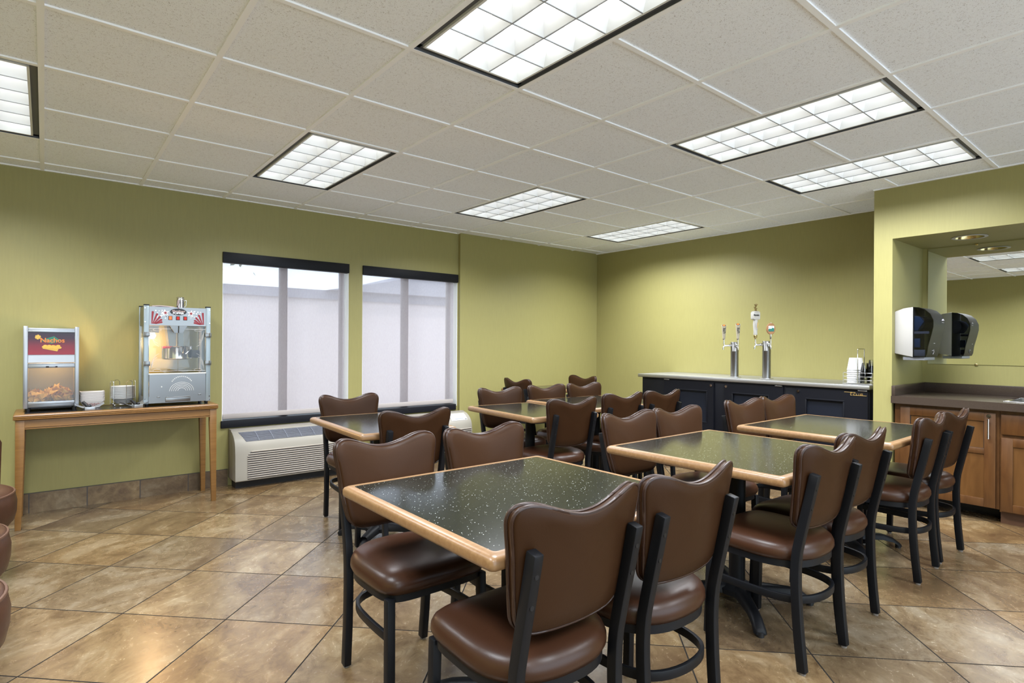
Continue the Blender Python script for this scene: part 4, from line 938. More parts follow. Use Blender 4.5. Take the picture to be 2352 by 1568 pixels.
# ------------------------------------------------------------------ window air conditioners
def make_ac(label, x0, x1, ysl):
    t = thing('wall_air_conditioner', label, 'air conditioner', (0, 0, 0), 0, 'air conditioners under the windows')
    box(x0 + 0.02, x1 - 0.02, 2.485, 2.61, 0.0, 0.075).build('subbase', 'black', t, smooth=0)
    m = MB(); m.box(x0, x1, 2.562, ysl, 0.070, 0.494); m.build('sleeve', 'beige_dark', t, bevel=0.004)
    prof = [(2.560, 0.070), (2.402, 0.070), (2.396, 0.076), (2.398, 0.12), (2.404, 0.30), (2.412, 0.36), (2.424, 0.395), (2.446, 0.426), (2.476, 0.452), (2.515, 0.474), (2.560, 0.486)]
    m = MB(); m.prism(prof, x0 - 0.002, x1 + 0.002, 'x'); m.build('front_cover', 'beige', t, bevel=0.006, smooth=40)
    gx0, gx1 = x0 + 0.095, x1 - 0.015
    fg = MB(); poly = []
    gz0, gz1 = 0.082, 0.318
    for px_, pz_ in [(gx0, gz0), (gx1, gz0), (gx1, gz1), (gx0 + 0.05, gz1), (gx0 + 0.022, gz1 - 0.008), (gx0 + 0.008, gz1 - 0.025), (gx0 + 0.002, gz1 - 0.055)]: poly.append((px_, pz_))
    def yf(z): return 2.398 + (z - 0.12) * 0.0333 if z > 0.1 else 2.397
    fg.add([(px_, yf(pz_) - 0.0015, pz_) for px_, pz_ in poly], [tuple(range(len(poly)))])
    grd = fg.build('front_grille', 'grillback', t, smooth=0)
    ns = 13
    for k in range(ns):
        z = gz0 + 0.010 + (gz1 - gz0 - 0.014) * k / (ns - 1)
        xa = gx0 + (0.0 if k < 11 else (0.008 if k == 11 else 0.03))
        y = yf(z)
        MB().prism([(y + 0.004, z - 0.0075), (y - 0.006, z - 0.003), (y - 0.008, z + 0.002), (y - 0.003, z + 0.0065), (y + 0.004, z + 0.0075)], xa, gx1, 'x').build('slat', 'dirtybeige', grd, smooth=50)
    # top discharge grille, following the slope
    tx0, tx1 = x0 + 0.045, x1 - 0.29
    path = [(2.428, 0.401), (2.446, 0.426), (2.476, 0.452), (2.513, 0.473)]
    m = MB(); rows = []
    for i, (yy, zz) in enumerate(path):
        off = 0.045 * (1 - i / 3); rows.append([(tx0 + off, yy - 0.0012, zz + 0.0012), (tx1 - off * 0.3, yy - 0.0012, zz + 0.0012)])
    m.add([p for r_ in rows for p in r_], [(0, 1, 3, 2), (2, 3, 5, 4), (4, 5, 7, 6)])
    tg = m.build('top_grille', 'grillback', t, smooth=0)
    for k in range(7):
        u = (k + 0.4) / 7 * 3; i = min(2, int(u)); fr_ = u - i; yy = path[i][0] + (path[i + 1][0] - path[i][0]) * fr_; zz = path[i][1] + (path[i + 1][1] - path[i][1]) * fr_; off = 0.045 * (1 - u / 3)
        box(tx0 + off, tx1 - off * 0.3, yy - 0.004, yy + 0.001, zz + 0.0005, zz + 0.004).build('slat', 'grilltop', tg, smooth=0)
    for k in range(1, 6):
        x = tx0 + (tx1 - tx0) * k / 6 + 0.01
        m = MB(); m.tube([(x + 0.02 * (1 - i / 3), yy - 0.004, zz + 0.004) for i, (yy, zz) in enumerate(path)], 0.002, 5); m.build('crossbar', 'grilltop', tg)
    # control lid
    m = MB(); lx0, lx1 = x1 - 0.255, x1 - 0.045
    q = [(2.432, 0.406), (2.446, 0.427), (2.476, 0.453), (2.513, 0.474)]
    m.add([(xx, yy - 0.002, zz + 0.003) for yy, zz in q for xx in (lx0, lx1)], [(0, 1, 3, 2), (2, 3, 5, 4), (4, 5, 7, 6)])
    lid = m.build('control_lid', 'white', t, smooth=60)
    m = MB(); m.add([(xx, yy - 0.004, zz + 0.0045) for yy, zz in ((2.440, 0.417), (2.448, 0.429)) for xx in (lx0 + 0.05, lx1 - 0.05)], [(0, 1, 3, 2)]); m.build('pull_lip', 'greyplastic', lid, smooth=0)
    m = MB(); m.add([(xx, yy - 0.004, zz + 0.0045) for yy, zz in ((2.436, 0.412), (2.439, 0.4165)) for xx in (lx1 - 0.035, lx1 - 0.008)], [(0, 1, 3, 2)]); m.build('maker_mark', 'black_print', lid, smooth=0)
    return t
make_ac('beige wall air conditioner under the left window, beside the console table', 1.268, 2.335, YA)
make_ac('beige wall air conditioner under the right window, mostly behind chairs', 2.645, 3.712, YA2)

# ------------------------------------------------------------------ bar cooler
BX = 5.30
t = thing('bar_cooler', 'long black bar cooler with steel top against the green far wall', 'cooler', (0, 0, 0))
box(BX + 0.02, 5.955, -0.985, 1.30, 0.0, 0.09).build('plinth', 'black', t, smooth=0)
box(BX + 0.02, 5.965, -1.000, 1.315, 0.09, 0.886).build('cabinet', 'navy', t, bevel=0.003)
box(BX - 0.012, 5.970, -1.010, 1.356, 0.886, 0.922).build('steel_top', 'barsteel', t, bevel=0.004)
DO = [(1.007, 0.409, -1), (0.293, -0.295, 1), (-0.41, -0.995, 1)]
for k, (ya, yb, side) in enumerate(DO):
    # door as a frame around a deep finger recess
    m = MB(); rz0, rz1 = 0.46, 0.772; ra, rb = ya - 0.095 - (0.03 if side < 0 else 0), yb + 0.19 - (0.05 if k < 2 else 0)
    if k == 0: ra, rb = ya - 0.19, yb + 0.08
    m.box(BX, BX + 0.02, yb, ya, rz1, 0.868); m.box(BX, BX + 0.02, yb, ya, 0.10, rz0); m.box(BX, BX + 0.02, ra, ya, rz0, rz1); m.box(BX, BX + 0.02, yb, rb, rz0, rz1)
    d = m.build('door', 'navy', t, smooth=0)
    m = MB(); e = 0.012
    m.box(BX - 0.004, BX + 0.006, rb - e, ra + e, rz1, rz1 + e); m.box(BX - 0.004, BX + 0.006, rb - e, rb, rz0, rz1); m.box(BX - 0.004, BX + 0.006, ra, ra + e, rz0, rz1); m.box(BX - 0.004, BX + 0.006, rb - e, ra + e, rz0 - e, rz0)
    m.build('recess_rim', 'navy', d, bevel=0.002)
    m = MB(); m.hexa([(BX + 0.004, rb, rz0), (BX + 0.004, ra, rz0), (BX + 0.0195, ra, rz0), (BX + 0.0195, rb, rz0)], [(BX + 0.017, rb, rz1 - 0.02), (BX + 0.017, ra, rz1 - 0.02), (BX + 0.0195, ra, rz1 - 0.02), (BX + 0.0195, rb, rz1 - 0.02)])
    m.build('recess_panel', 'navy2', d, smooth=0)
    ly = yb + 0.028 if side < 0 else ya - 0.022
    m = MB(); m.cyl((BX - 0.006, ly, 0.84), (BX + 0.002, ly, 0.84), 0.013, n=16); m.cyl((BX - 0.008, ly, 0.84), (BX - 0.005, ly, 0.84), 0.006, n=10); m.build('lock', 'chrome', d)
    hy = ya - 0.03 if side < 0 else yb + 0.045
    box(BX - 0.006, BX + 0.004, hy - 0.04, hy + 0.03, 0.869, 0.879).build('hinge', 'steel', d, bevel=0.002)
    if k == 2:
        m = MB(); zt = 0.838
        m.tube([(BX - 0.001, -0.815, zt + 0.020), (BX - 0.001, -0.900, zt + 0.020)], 0.0022, 4); m.tube([(BX - 0.001, -0.880, zt - 0.004), (BX - 0.001, -0.985, zt - 0.004)], 0.0022, 4)
        def st(pts, y0): m.tube([(BX - 0.001, y0 - a, zt + b) for a, b in pts], 0.0020, 4)
        st([(0.006, 0.024), (0.0, 0.0), (0.004, -0.003), (0.014, -0.003)], -0.862); st([(0.002, 0.014), (0.018, 0.014)], -0.860)
        st([(0.0, -0.003), (0.004, 0.013), (0.010, 0.014), (0.018, 0.013)], -0.886); st([(0.004, 0.013), (0.0, 0.0), (0.004, -0.003), (0.016, -0.003), (0.020, 0.013)], -0.908); st([(0.020, 0.0), (0.004, -0.003), (0.0, 0.003), (0.004, 0.012), (0.018, 0.013), (0.021, 0.006), (0.002, 0.004)], -0.936)
        m.build('lettering', 'gold', d)

# ------------------------------------------------------------------ draught towers
ZT = 0.922
def tower_base(label, loc, hgt):
    t = thing('beer_tower', label, 'beer tower', loc, 0, 'draught beer towers')
    MB().lathe([(0.066, 0.001), (0.066, 0.006), (0.045, 0.010)], n=32).build('flange', 'chrome', t)
    MB().lathe([(0.0395, 0.008), (0.0395, hgt - 0.10), (0.0405, hgt - 0.098), (0.0405, hgt - 0.094), (0.0395, hgt - 0.092), (0.0395, hgt - 0.003), (0.037, hgt), (0.004, hgt + 0.001)], n=36).build('column', 'steel', t, smooth=40)
    return t
def faucet(t, ang, hgt):
    dx, dy = math.cos(ang), math.sin(ang)
    def p(r_, z): return (dx * r_, dy * r_, z)
    zf = hgt - 0.035
    m = MB(); m.tube([p(0.036, zf), p(0.062, zf)], 0.014, 12); m.tube([p(0.060, zf), p(0.105, zf - 0.004)], 0.010, 12, False, 0.009); m.tube([p(0.100, zf + 0.004), p(0.118, zf - 0.020), p(0.120, zf - 0.045)], 0.0085, 10, False, 0.0075); m.tube([p(0.110, zf), p(0.112, zf + 0.025), p(0.112, zf + 0.055)], 0.008, 10, False, 0.006)
    m.cyl(p(0.112, zf + 0.020), p(0.112, zf + 0.028), 0.011, n=12)
    f = m.build('faucet', 'chrome', t, smooth=50)
    return f, p(0.112, zf + 0.055)
def rotz_to_cam(): return YAW - PI / 2
CA = R(225)   # towards the camera, between the two room axes
LA = R(141)   # towards the windows
def lite(f, base, h=0.155):
    x, y, z = base
    m = MB(); n = 20; rings = []
    for q_ in range(7):
        u = q_ / 6; r_ = 0.0135 + 0.0115 * u ** 0.9
        rings.append([(x + r_ * math.cos(2 * PI * k / n), y + r_ * 0.92 * math.sin(2 * PI * k / n), z + 0.012 + (h - 0.012) * u + (0.013 * u ** 6) * math.cos(2 * PI * k / n - R(35))) for k in range(n)])
    m.loft(rings); m.build('tap_handle', 'cream', f, smooth=50)
    MB().lathe([(0.006, -0.002), (0.011, 0.004), (0.0125, 0.014)], base, 16).build('ferrule', 'chrome', f, smooth=50)
    e = MB(); cz = z + h + 0.001
    e.loft([[(x + r_ * 0.0235 * math.cos(2 * PI * k / n), y + r_ * 0.0215 * math.sin(2 * PI * k / n), cz + 0.0127 * r_ * math.cos(2 * PI * k / n - R(35)) + dz) for k in range(n)] for r_, dz in ((0.85, -0.001), (0.85, 0.0012))]); e.build('end_badge', 'black_print', f, smooth=0)
    e = MB(); e.loft([[(x + r_ * 0.0235 * math.cos(2 * PI * k / n), y + r_ * 0.0215 * math.sin(2 * PI * k / n), cz + 0.0127 * r_ * math.cos(2 * PI * k / n - R(35)) + dz) for k in range(n)] for r_, dz in ((0.60, 0.0005), (0.60, 0.0022))]); e.build('badge_centre', 'orange', f, smooth=0)
    dx, dy = math.cos(CA), math.sin(CA)
    text_obj('lettering', 'LITE', 0.030, 'black_print', f, (x + dx * 0.0250 , y + dy * 0.0232, z + 0.098), (PI / 2, -PI / 2, CA + PI / 2), 0.0008, 1.0, 0, 0.0008)
t1 = tower_base('steel beer tower with two cream handles on the bar cooler', (5.555, 0.325, ZT), 0.362)
for a in (CA, LA):
    f, bz = faucet(t1, a, 0.362); lite(f, bz, 0.158 if a == CA else 0.150)
t2 = tower_base('steel beer tower with a tall white handle and an oval tan badge', (5.555, -0.012, ZT), 0.372)
f, (x, y, z) = faucet(t2, LA, 0.372)
MB().lathe([(0.007, -0.002), (0.010, 0.010), (0.016, 0.016), (0.018, 0.030), (0.015, 0.040)], (x, y, z), 20).build('ferrule', 'brass', f, smooth=50)
MB().lathe([(0.015, 0.038), (0.019, 0.045), (0.018, 0.075), (0.0215, 0.115), (0.0235, 0.145), (0.021, 0.185), (0.022, 0.196)], (x, y, z), 24).build('tap_handle', 'porcelain', f, smooth=50)
m = MB(); m.box(-0.036, 0.036, -0.026, 0.026, 0.196, 0.264); m.box(-0.030, 0.030, -0.022, 0.022, 0.264, 0.274); m.box(-0.031, 0.031, -0.024, 0.024, 0.190, 0.197)
m.xf(Matrix.Translation((x, y, z)) @ Matrix.Rotation(rotz_to_cam() + 0.25, 4, 'Z')); m.build('crown_block', 'porcelain', f, bevel=0.005)
m = MB(); r2 = random.Random(4)
m.tube([(0, 0, 0.270), (0.002, 0, 0.290), (-0.004, 0, 0.305), (0.003, 0, 0.322), (-0.003, 0, 0.336)], 0.011, 8, False, 0.006)
for a, b, r_ in (((0.002, 0, 0.322), (0.020, 0, 0.345), 0.006), ((-0.003, 0, 0.300), (-0.016, 0, 0.318), 0.005), ((0.003, 0, 0.295), (0.017, 0, 0.305), 0.005), ((0.004, 0, 0.280), (0.014, 0, 0.272), 0.006), ((-0.004, 0, 0.282), (-0.013, 0, 0.272), 0.006), ((-0.003, 0, 0.334), (-0.012, 0, 0.345), 0.005), ((0.002, 0, 0.334), (0.006, 0, 0.350), 0.005)): m.tube([a, b], r_, 7, False, r_ * 0.6)
m.xf(Matrix.Translation((x, y, z)) @ Matrix.Rotation(rotz_to_cam(), 4, 'Z')); m.build('figure', 'oldbrass', f, smooth=50)
dx, dy = math.cos(CA), math.sin(CA)
text_obj('lettering', 'Modelo', 0.021, 'black_print', f, (x + dx * 0.034, y + dy * 0.034, z + 0.235), (PI / 2, 0, rotz_to_cam() + 0.25), 0.0008, 1.0, 0, 0.0005)
text_obj('lettering', 'Especial', 0.020, 'greyprint', f, (x + dx * 0.0250, y + dy * 0.0250, z + 0.125), (PI / 2, PI / 2 - 0.15, rotz_to_cam()), 0.0008)
m = MB(); m.prism([(0.006, 0.10), (0.014, 0.12), (0.019, 0.15), (0.016, 0.168), (0.010, 0.160), (0.006, 0.13)], -0.0255, -0.018, 'y'); m.xf(Matrix.Translation((x, y, z)) @ Matrix.Rotation(rotz_to_cam(), 4, 'Z')); m.build('gold_crest', 'gold', f, smooth=0)
f, (x, y, z) = faucet(t2, CA, 0.372)
MB().lathe([(0.007, -0.002), (0.010, 0.006), (0.010, 0.045)], (x, y, z), 16).build('ferrule', 'chrome', f, smooth=50)
MT = Matrix.Translation((x, y, z)) @ Matrix.Rotation(rotz_to_cam(), 4, 'Z')
m = MB(); m.loft([[(0.043 * k * math.cos(2 * PI * q_ / 36), yy, 0.098 + 0.056 * k * math.sin(2 * PI * q_ / 36)) for q_ in range(36)] for k, yy in ((0.94, -0.010), (1.0, -0.006), (1.0, 0.006), (0.94, 0.010))]); m.xf(MT); m.build('tap_handle', 'tan', f, smooth=50)
MB().cyl((x, y, z + 0.150), (x, y, z + 0.160), 0.007, n=12).build('finial', 'chrome', f)
m = MB(); m.box(-0.027, 0.027, -0.0125, -0.009, 0.073, 0.126); m.xf(MT); m.build('picture', 'white_print', f, smooth=0)
m = MB(); m.prism([(-0.027, 0.073), (0.027, 0.073), (0.027, 0.102), (0.012, 0.108), (-0.004, 0.096), (-0.016, 0.101), (-0.027, 0.093)], -0.0135, -0.009, 'y'); m.prism([(0.004, 0.112), (0.010, 0.114), (0.009, 0.120), (0.003, 0.118)], -0.0135, -0.009, 'y'); m.xf(MT); m.build('picture_print', 'teal', f, smooth=0)

# ------------------------------------------------------------------ cup caddy on the bar
t = thing('wire_cup_caddy', 'steel wire caddy with tall carrying handle at the right end of the bar cooler', 'caddy', (5.465, -0.885, ZT))
m = MB(); hx, hy = 0.075, 0.115
for z in (0.006, 0.036, 0.066, 0.098): m.tube([(x, y, z) for x, y in rrect(hx, hy, 0.01, 3)], 0.0022, 6, True)
for sx in (-1, 1):
    for sy in (-1, 1): m.tube([(sx * hx, sy * (hy - 0.002), 0.002), (sx * hx, sy * (hy - 0.002), 0.098)], 0.0022, 6)
for k in range(5): m.tube([(-hx, -hy + 2 * hy * (k + 0.5) / 5, 0.006), (hx, -hy + 2 * hy * (k + 0.5) / 5, 0.006)], 0.0016, 5)
m.build('basket', 'chrome', t, smooth=60)
m = MB(); m.tube([(-hx, 0, 0.002), (-hx, 0, 0.296), (-hx + 0.006, 0, 0.302), (hx - 0.006, 0, 0.302), (hx, 0, 0.296), (hx, 0, 0.002)], 0.0035, 8); m.build('handle', 'chrome', t, smooth=60)
def foam_cup(r0, r1, h):
    return MB().lathe([(r1 - 0.002, 0.0), (r1 + 0.002, 0.0), (r1 + 0.002, 0.006), (r1, 0.008), (r0, h - 0.002), (r0 - 0.003, h), (0.003, h)], n=28)
cz0 = ZT + 0.009
fc = foam_cup(0.028, 0.043, 0.105).build('foam_cup', 'foam', smooth=50)
first = True
for (x, y, nn, nm) in ((5.445, -0.828, 7, 'left'), (5.505, -0.852, 7, 'right')):
    for k in range(nn):
        if first: o = fc; first = False
        else: o = fc.copy(); COL.objects.link(o)
        o.location = (x, y, cz0 + 0.0185 * k)
        tag(o, ('upside-down white foam cup on top of the %s stack in the wire caddy' % nm) if k == nn - 1 else ('upside-down white foam cup within the %s stack in the wire caddy' % nm), 'cup', 'foam cups in the caddy')
cc = foam_cup(0.023, 0.036, 0.10).build('plastic_cup', 'clearcup', smooth=50); first = True
for (x, y, nn, nm) in ((5.440, -0.925, 7, 'left'), (5.500, -0.958, 9, 'right')):
    for k in range(nn):
        if first: o = cc; first = False
        else: o = cc.copy(); COL.objects.link(o)
        o.location = (x, y, cz0 + 0.0125 * k)
        tag(o, ('clear plastic cup on top of the %s clear stack in the wire caddy' % nm) if k == nn - 1 else ('clear plastic cup within the %s clear stack in the wire caddy' % nm), 'cup', 'clear cups in the caddy')

# ------------------------------------------------------------------ kitchenette in the alcove
def shaker_door(parent, name, ya, yb, z0, z1, xf, st, panels):
    """frame and inset panels; xf is the front plane (facing -X)"""
    m = MB(); d = 0.02
    m.box(xf, xf + d, ya - st, ya, z0, z1); m.box(xf, xf + d, yb, yb + st, z0, z1)
    edges = [z0]
    for a, b in panels: edges += [a, b]
    edges.append(z1)
    for k in range(0, len(edges), 2): m.box(xf, xf + d, yb + st, ya - st, edges[k], edges[k + 1])
    o = m.build(name, 'cabwood', parent, bevel=0.0015)
    for a, b in panels: box(xf + 0.009, xf + 0.016, yb + st - 0.002, ya - st + 0.002, a - 0.002, b + 0.002).build('panel', 'cabpanel', o, smooth=0)
    return o
CXF = 5.225
t = thing('base_cabinet', 'orange-brown wood cabinet under the counter, beside the green wall end', 'cabinet', (0, 0, 0))
m = MB(); m.box(CXF + 0.021, 5.95, -1.845, -1.205, 0.10, 0.800); m.box(CXF + 0.25, 5.95, -1.845, -1.205, 0.0, 0.10); m.build('carcass', 'cabwood', t, smooth=0)
m = MB(); m.box(CXF + 0.24, CXF + 0.25, -1.845, -1.205, 0.0, 0.10); m.build('toe_kick', 'black', t, smooth=0)
dd = shaker_door(t, 'door', -1.248, -1.826, 0.105, 0.778, CXF, 0.064, [(0.163, 0.482), (0.522, 0.716)])
m = MB(); m.box(CXF + 0.004, CXF + 0.012, -1.316, -1.312, 0.520, 0.718); m.box(CXF + 0.004, CXF + 0.012, -1.763, -1.759, 0.520, 0.718); m.box(CXF + 0.004, CXF + 0.012, -1.763, -1.312, 0.715, 0.719); m.box(CXF + 0.004, CXF + 0.012, -1.763, -1.312, 0.519, 0.523); m.build('flap_gap', 'black', dd, smooth=0)
m = MB(); m.cyl((CXF - 0.028, -1.790, 0.595), (CXF - 0.028, -1.790, 0.735), 0.0055, n=12); m.cyl((CXF - 0.028, -1.790, 0.620), (CXF + 0.002, -1.790, 0.620), 0.004, n=8); m.cyl((CXF - 0.028, -1.790, 0.712), (CXF + 0.002, -1.790, 0.712), 0.004, n=8); m.build('handle', 'chrome', dd)
m = MB(); m.cyl((CXF - 0.006, -1.788, 0.756), (CXF + 0.001, -1.788, 0.756), 0.013, n=18); m.cyl((CXF - 0.009, -1.788, 0.756), (CXF - 0.005, -1.788, 0.756), 0.007, n=12); m.build('lock', 'chrome', dd)
t = thing('sink_cabinet', 'orange-brown wood cabinet under the sink, cut by the right edge of the photo', 'cabinet', (0, 0, 0))
m = MB(); m.box(CXF + 0.021, 5.95, -2.75, -1.847, 0.085, 0.655); m.box(CXF + 0.021, CXF + 0.05, -2.75, -1.847, 0.655, 0.800); m.box(CXF + 0.07, 5.95, -2.75, -1.847, 0.0, 0.085); m.build('carcass', 'cabwood', t, smooth=0)
box(CXF + 0.055, CXF + 0.07, -2.75, -1.847, 0.0, 0.085).build('toe_kick', 'cabdark', t, smooth=0)
box(CXF, CXF + 0.02, -2.70, -1.855, 0.634, 0.775).build('drawer', 'cabwood', t, bevel=0.003)
shaker_door(t, 'door', -1.857, -2.275, 0.095, 0.610, CXF, 0.062, [(0.150, 0.552)])
shaker_door(t, 'door', -2.285, -2.700, 0.095, 0.610, CXF, 0.062, [(0.150, 0.552)])
t = thing('countertop', 'dark brown speckled countertop with backsplash in the alcove', 'countertop', (0, 0, 0))
X0, X1, YL, YR = 5.190, 5.972, -1.193, -3.68; SX0, SX1, SY0, SY1 = 5.315, 5.760, -2.45, -1.875
m = MB(); m.box(X0, X1, SY1, YL, 0.802, 0.858); m.box(X0, X1, YR, SY0, 0.802, 0.858); m.box(X0, SX0, SY0, SY1, 0.802, 0.858); m.box(SX1, X1, SY0, SY1, 0.802, 0.858)
m.build('slab', 'counter', t, bevel=0.0)
m = MB(); m.box(X1 - 0.02, X1, YR, YL, 0.858, 0.938); m.box(X0 + 0.01, X1 - 0.02, YL - 0.025, YL, 0.858, 0.938); m.build('backsplash', 'counter', t, bevel=0.003)
t = thing('sink', 'stainless steel sink set in the brown countertop at the right edge', 'sink', (0, 0, 0))
m = MB(); e = 0.022
m.box(SX0 - e, SX0 + 0.004, SY0 - e, SY1 + e, 0.8585, 0.863); m.box(SX1 - 0.004, SX1 + e, SY0 - e, SY1 + e, 0.8585, 0.863); m.box(SX0, SX1, SY0 - e, SY0 + 0.004, 0.8585, 0.863); m.box(SX0, SX1, SY1 - 0.004, SY1 + e, 0.8585, 0.863); m.build('rim', 'chrome', t, bevel=0.0015)
m = MB(); a = [(SX0 + 0.002, SY0 + 0.002), (SX1 - 0.002, SY0 + 0.002), (SX1 - 0.002, SY1 - 0.002), (SX0 + 0.002, SY1 - 0.002)]; cxs, cys = (SX0 + SX1) / 2, (SY0 + SY1) / 2
m.loft([[(x, y, 0.86) for x, y in a], [(cxs + (x - cxs) * 0.93, cys + (y - cys) * 0.93, 0.70) for x, y in a], [(cxs + (x - cxs) * 0.8, cys + (y - cys) * 0.8, 0.685) for x, y in a]], False, True); m.build('basin', 'steel', t, smooth=0)
t = thing('wall_mirror', 'large frameless mirror above the counter in the alcove', 'mirror', (0, 0, 0))
box(NX - 0.007, NX - 0.001, -3.4, -1.232, 1.10, 2.092).build('mirror_glass', 'mirror', t, smooth=0)
for yy in (-1.565, -2.6):
    box(NX - 0.012, NX - 0.001, yy - 0.010, yy + 0.010, 1.092, 1.108).build('clip', 'brass', t, bevel=0.002); box(NX - 0.012, NX - 0.001, yy - 0.010, yy + 0.010, 2.085, 2.099).build('clip', 'brass', t, bevel=0.002)
t = thing('recessed_downlight', 'round brass recessed downlight in the alcove soffit', 'downlight', (DL[0], DL[1], NZ))
m = MB(); m.lathe([(0.090, -0.001), (0.112, -0.001), (0.114, -0.004), (0.110, -0.006), (0.092, -0.005)], n=40, cap=False); m.build('trim_ring', 'white', t, smooth=50)
m = MB(); m.lathe([(0.093, -0.003), (0.086, 0.02), (0.080, 0.06), (0.060, 0.10), (0.03, 0.115), (0.003, 0.118)], n=40, cap=False); m.build('reflector', 'brass', t, smooth=60)

# towel dispenser on the alcove's side wall
t = thing('paper_towel_dispenser', 'white and smoky black paper towel dispenser on the alcove side wall', 'towel dispenser', (0, 0, 0))
dx0, dx1 = 5.280, 5.585; yw = NY
m = MB(); m.prism([(yw, 1.192), (yw, 1.525), (yw - 0.06, 1.548), (yw - 0.122, 1.557), (yw - 0.122, 1.165), (yw - 0.06, 1.178)], dx0, dx1, 'x'); m.build('housing', 'disp_white', t, bevel=0.004)
m = MB(); pr = [(yw - 0.123, 1.556), (yw - 0.16, 1.552), (yw - 0.20, 1.535), (yw - 0.235, 1.500), (yw - 0.255, 1.450), (yw - 0.255, 1.40), (yw - 0.243, 1.34), (yw - 0.222, 1.25), (yw - 0.215, 1.19), (yw - 0.205, 1.165), (yw - 0.123, 1.160)]
outer = pr; inner = [(max(y + 0.006, 0) if False else y + 0.02 if y < yw - 0.15 else y, z - 0.006 if z > 1.4 else z + 0.004) for y, z in pr]
n = len(pr)
# curved charcoal front as a thick skin across the width
m.loft([[(dx0 + 0.004, y, z) for y, z in outer] , [(dx1 - 0.004, y, z) for y, z in outer]], False, False, closed=False)
m.loft([[(dx0 + 0.004, y + 0.004, z) for y, z in outer] , [(dx1 - 0.004, y + 0.004, z) for y, z in outer]], False, False, closed=False)
cov = m.build('cover', 'charcoal', t, smooth=50)
for xx in (dx0 + 0.004, dx1 - 0.004): MB().add([(xx, y, z) for y, z in outer], [tuple(range(n))]).build('side_window', 'smoke', cov, smooth=0)
m = MB(); m.lathe([(0.060, 0), (0.060, 0.22), (0.002, 0.221)], (0, 0, 0), 28); m.xf(Matrix.Translation((dx0 + 0.05, yw - 0.125, 1.43)) @ Matrix.Rotation(PI / 2, 4, 'Y')); m.build('towel_roll', 'greyplastic', t, smooth=40)
m = MB(); m.prism([(yw - 0.125, 1.485), (yw - 0.165, 1.478), (yw - 0.190, 1.440), (yw - 0.165, 1.40), (yw - 0.150, 1.37), (yw - 0.125, 1.37)], dx0 + 0.02, dx0 + 0.045, 'x'); m.box(dx0 + 0.02, dx0 + 0.04, yw - 0.165, yw - 0.125, 1.24, 1.31); m.build('roll_holder', 'blueplastic', t, bevel=0.004)
m = MB(); m.box(dx0 + 0.014, dx0 + 0.03, yw - 0.225, yw - 0.126, 1.345, 1.365); m.box(dx0 + 0.012, dx0 + 0.03, yw - 0.200, yw - 0.126, 1.172, 1.222); m.build('roller_bar', 'greyplastic', t, bevel=0.003)
box(dx0 + 0.02, dx1 - 0.02, yw - 0.195, yw - 0.05, 1.140, 1.166).build('outlet', 'greyplastic', t, bevel=0.005)
m = MB()
for k in range(5): m.tube([(dx1 - 0.085 + 0.012 * k, yw - 0.2575, 1.452), (dx1 - 0.085 + 0.012 * k, yw - 0.2575, 1.455 + 0.012 * math.sin(PI * (k + 0.5) / 5))], 0.003, 5)
m.box(dx1 - 0.085, dx1 - 0.035, yw - 0.259, yw - 0.256, 1.436, 1.440)
m.box(dx1 - 0.20, dx1 - 0.165, yw - 0.233, yw - 0.229, 1.271, 1.275); m.box(dx1 - 0.19, dx1 - 0.155, yw - 0.222, yw - 0.2185, 1.215, 1.219); m.tube([(dx1 - 0.155, yw - 0.220, 1.225), (dx1 - 0.145, yw - 0.219, 1.205), (dx1 - 0.165, yw - 0.218, 1.188)], 0.003, 5)
m.build('printed_mark', 'greyprint', cov, smooth=0)

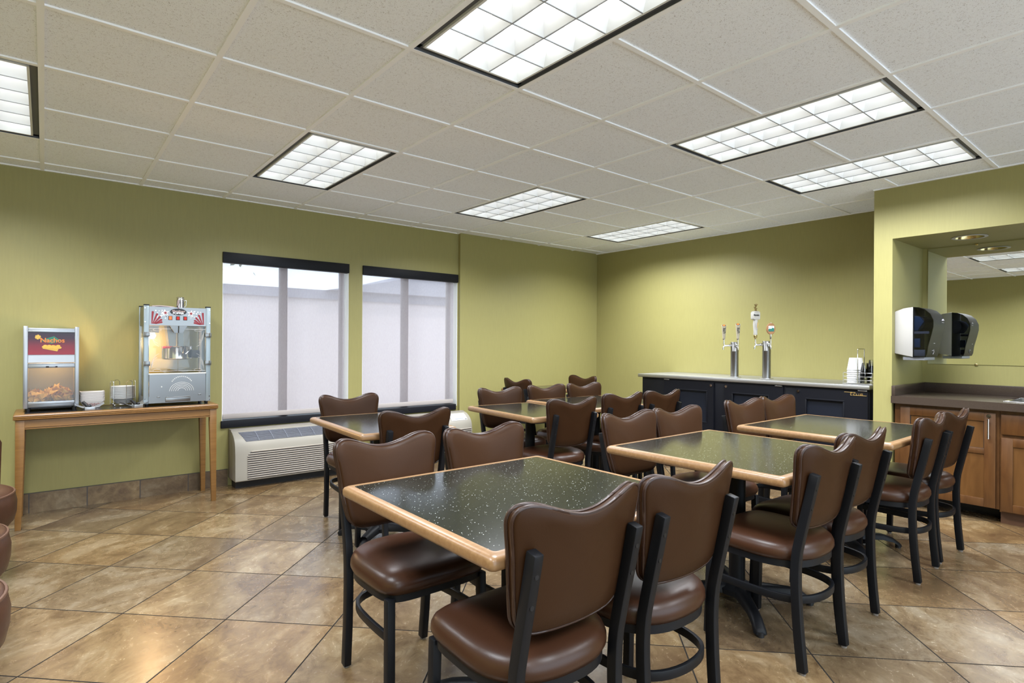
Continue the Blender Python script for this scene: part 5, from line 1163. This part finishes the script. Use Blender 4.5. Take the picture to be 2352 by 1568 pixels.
# ------------------------------------------------------------------ barrel club chairs at the left edge
def make_club():
    t = thing('club_chair', '', 'armchair')
    MB().lathe([(0.22, 0.0), (0.23, 0.012), (0.10, 0.03), (0.045, 0.05), (0.045, 0.26)], n=28).build('pedestal', 'black_metal', t, smooth=40)
    m = MB(); m.lathe([(0.20, 0.255), (0.270, 0.262), (0.300, 0.285), (0.310, 0.33), (0.312, 0.385), (0.303, 0.432), (0.285, 0.450), (0.24, 0.462), (0.10, 0.470), (0.003, 0.471)], n=44); s_ = m.build('seat', 'clubleather', t, smooth=60)
    m = MB(); m.tube([(0.300 * math.cos(2 * PI * k / 48), 0.300 * math.sin(2 * PI * k / 48), 0.436) for k in range(48)], 0.006, 6, True); m.tube([(0.280 * math.cos(2 * PI * k / 48), 0.280 * math.sin(2 * PI * k / 48), 0.268) for k in range(48)], 0.006, 6, True); m.build('piping', 'clubpiping', s_, smooth=60)
    # channel-tufted wrap-around back
    nl = 11; m = MB(); seg = 6; rings = []
    for i in range(nl * seg + 1):
        u = i / (nl * seg); a = R(68 + 224 * u); bul = abs(math.sin(PI * (i % seg) / seg)) * 0.016
        hgt = 0.72 + 0.08 * math.sin(PI * u) ** 2; c, s2 = math.cos(a), math.sin(a); ri = 0.225 - bul; ro = 0.320 + bul * 0.4
        rings.append([(r_ * c, r_ * s2, z) for r_, z in ((ri + 0.01, 0.43), (ri, 0.52), (ri, hgt - 0.04), (ri + 0.020, hgt - 0.008), ((ri + ro) / 2, hgt), (ro - 0.018, hgt - 0.010), (ro, hgt - 0.045), (ro - 0.010, 0.35), (ro - 0.04, 0.32), (ri + 0.03, 0.36))])
    m.loft(rings); m.build('backrest', 'clubleather', t, smooth=55)
    return t
k0 = make_club(); k0.location = (-0.405, 1.33, 0); k0.rotation_euler = (0, 0, R(-26)); k0['label'] = 'brown leather barrel chair at the left edge, beside the console table leg'; k0['group'] = 'leather barrel chairs'
dup(k0, (-0.400, 0.47, 0), R(-32), 'brown leather barrel chair at the left edge, middle one of three seat edges')
dup(k0, (-0.375, -0.30, 0), R(-15), 'dark leather barrel chair at the left edge, lowest in the photo')
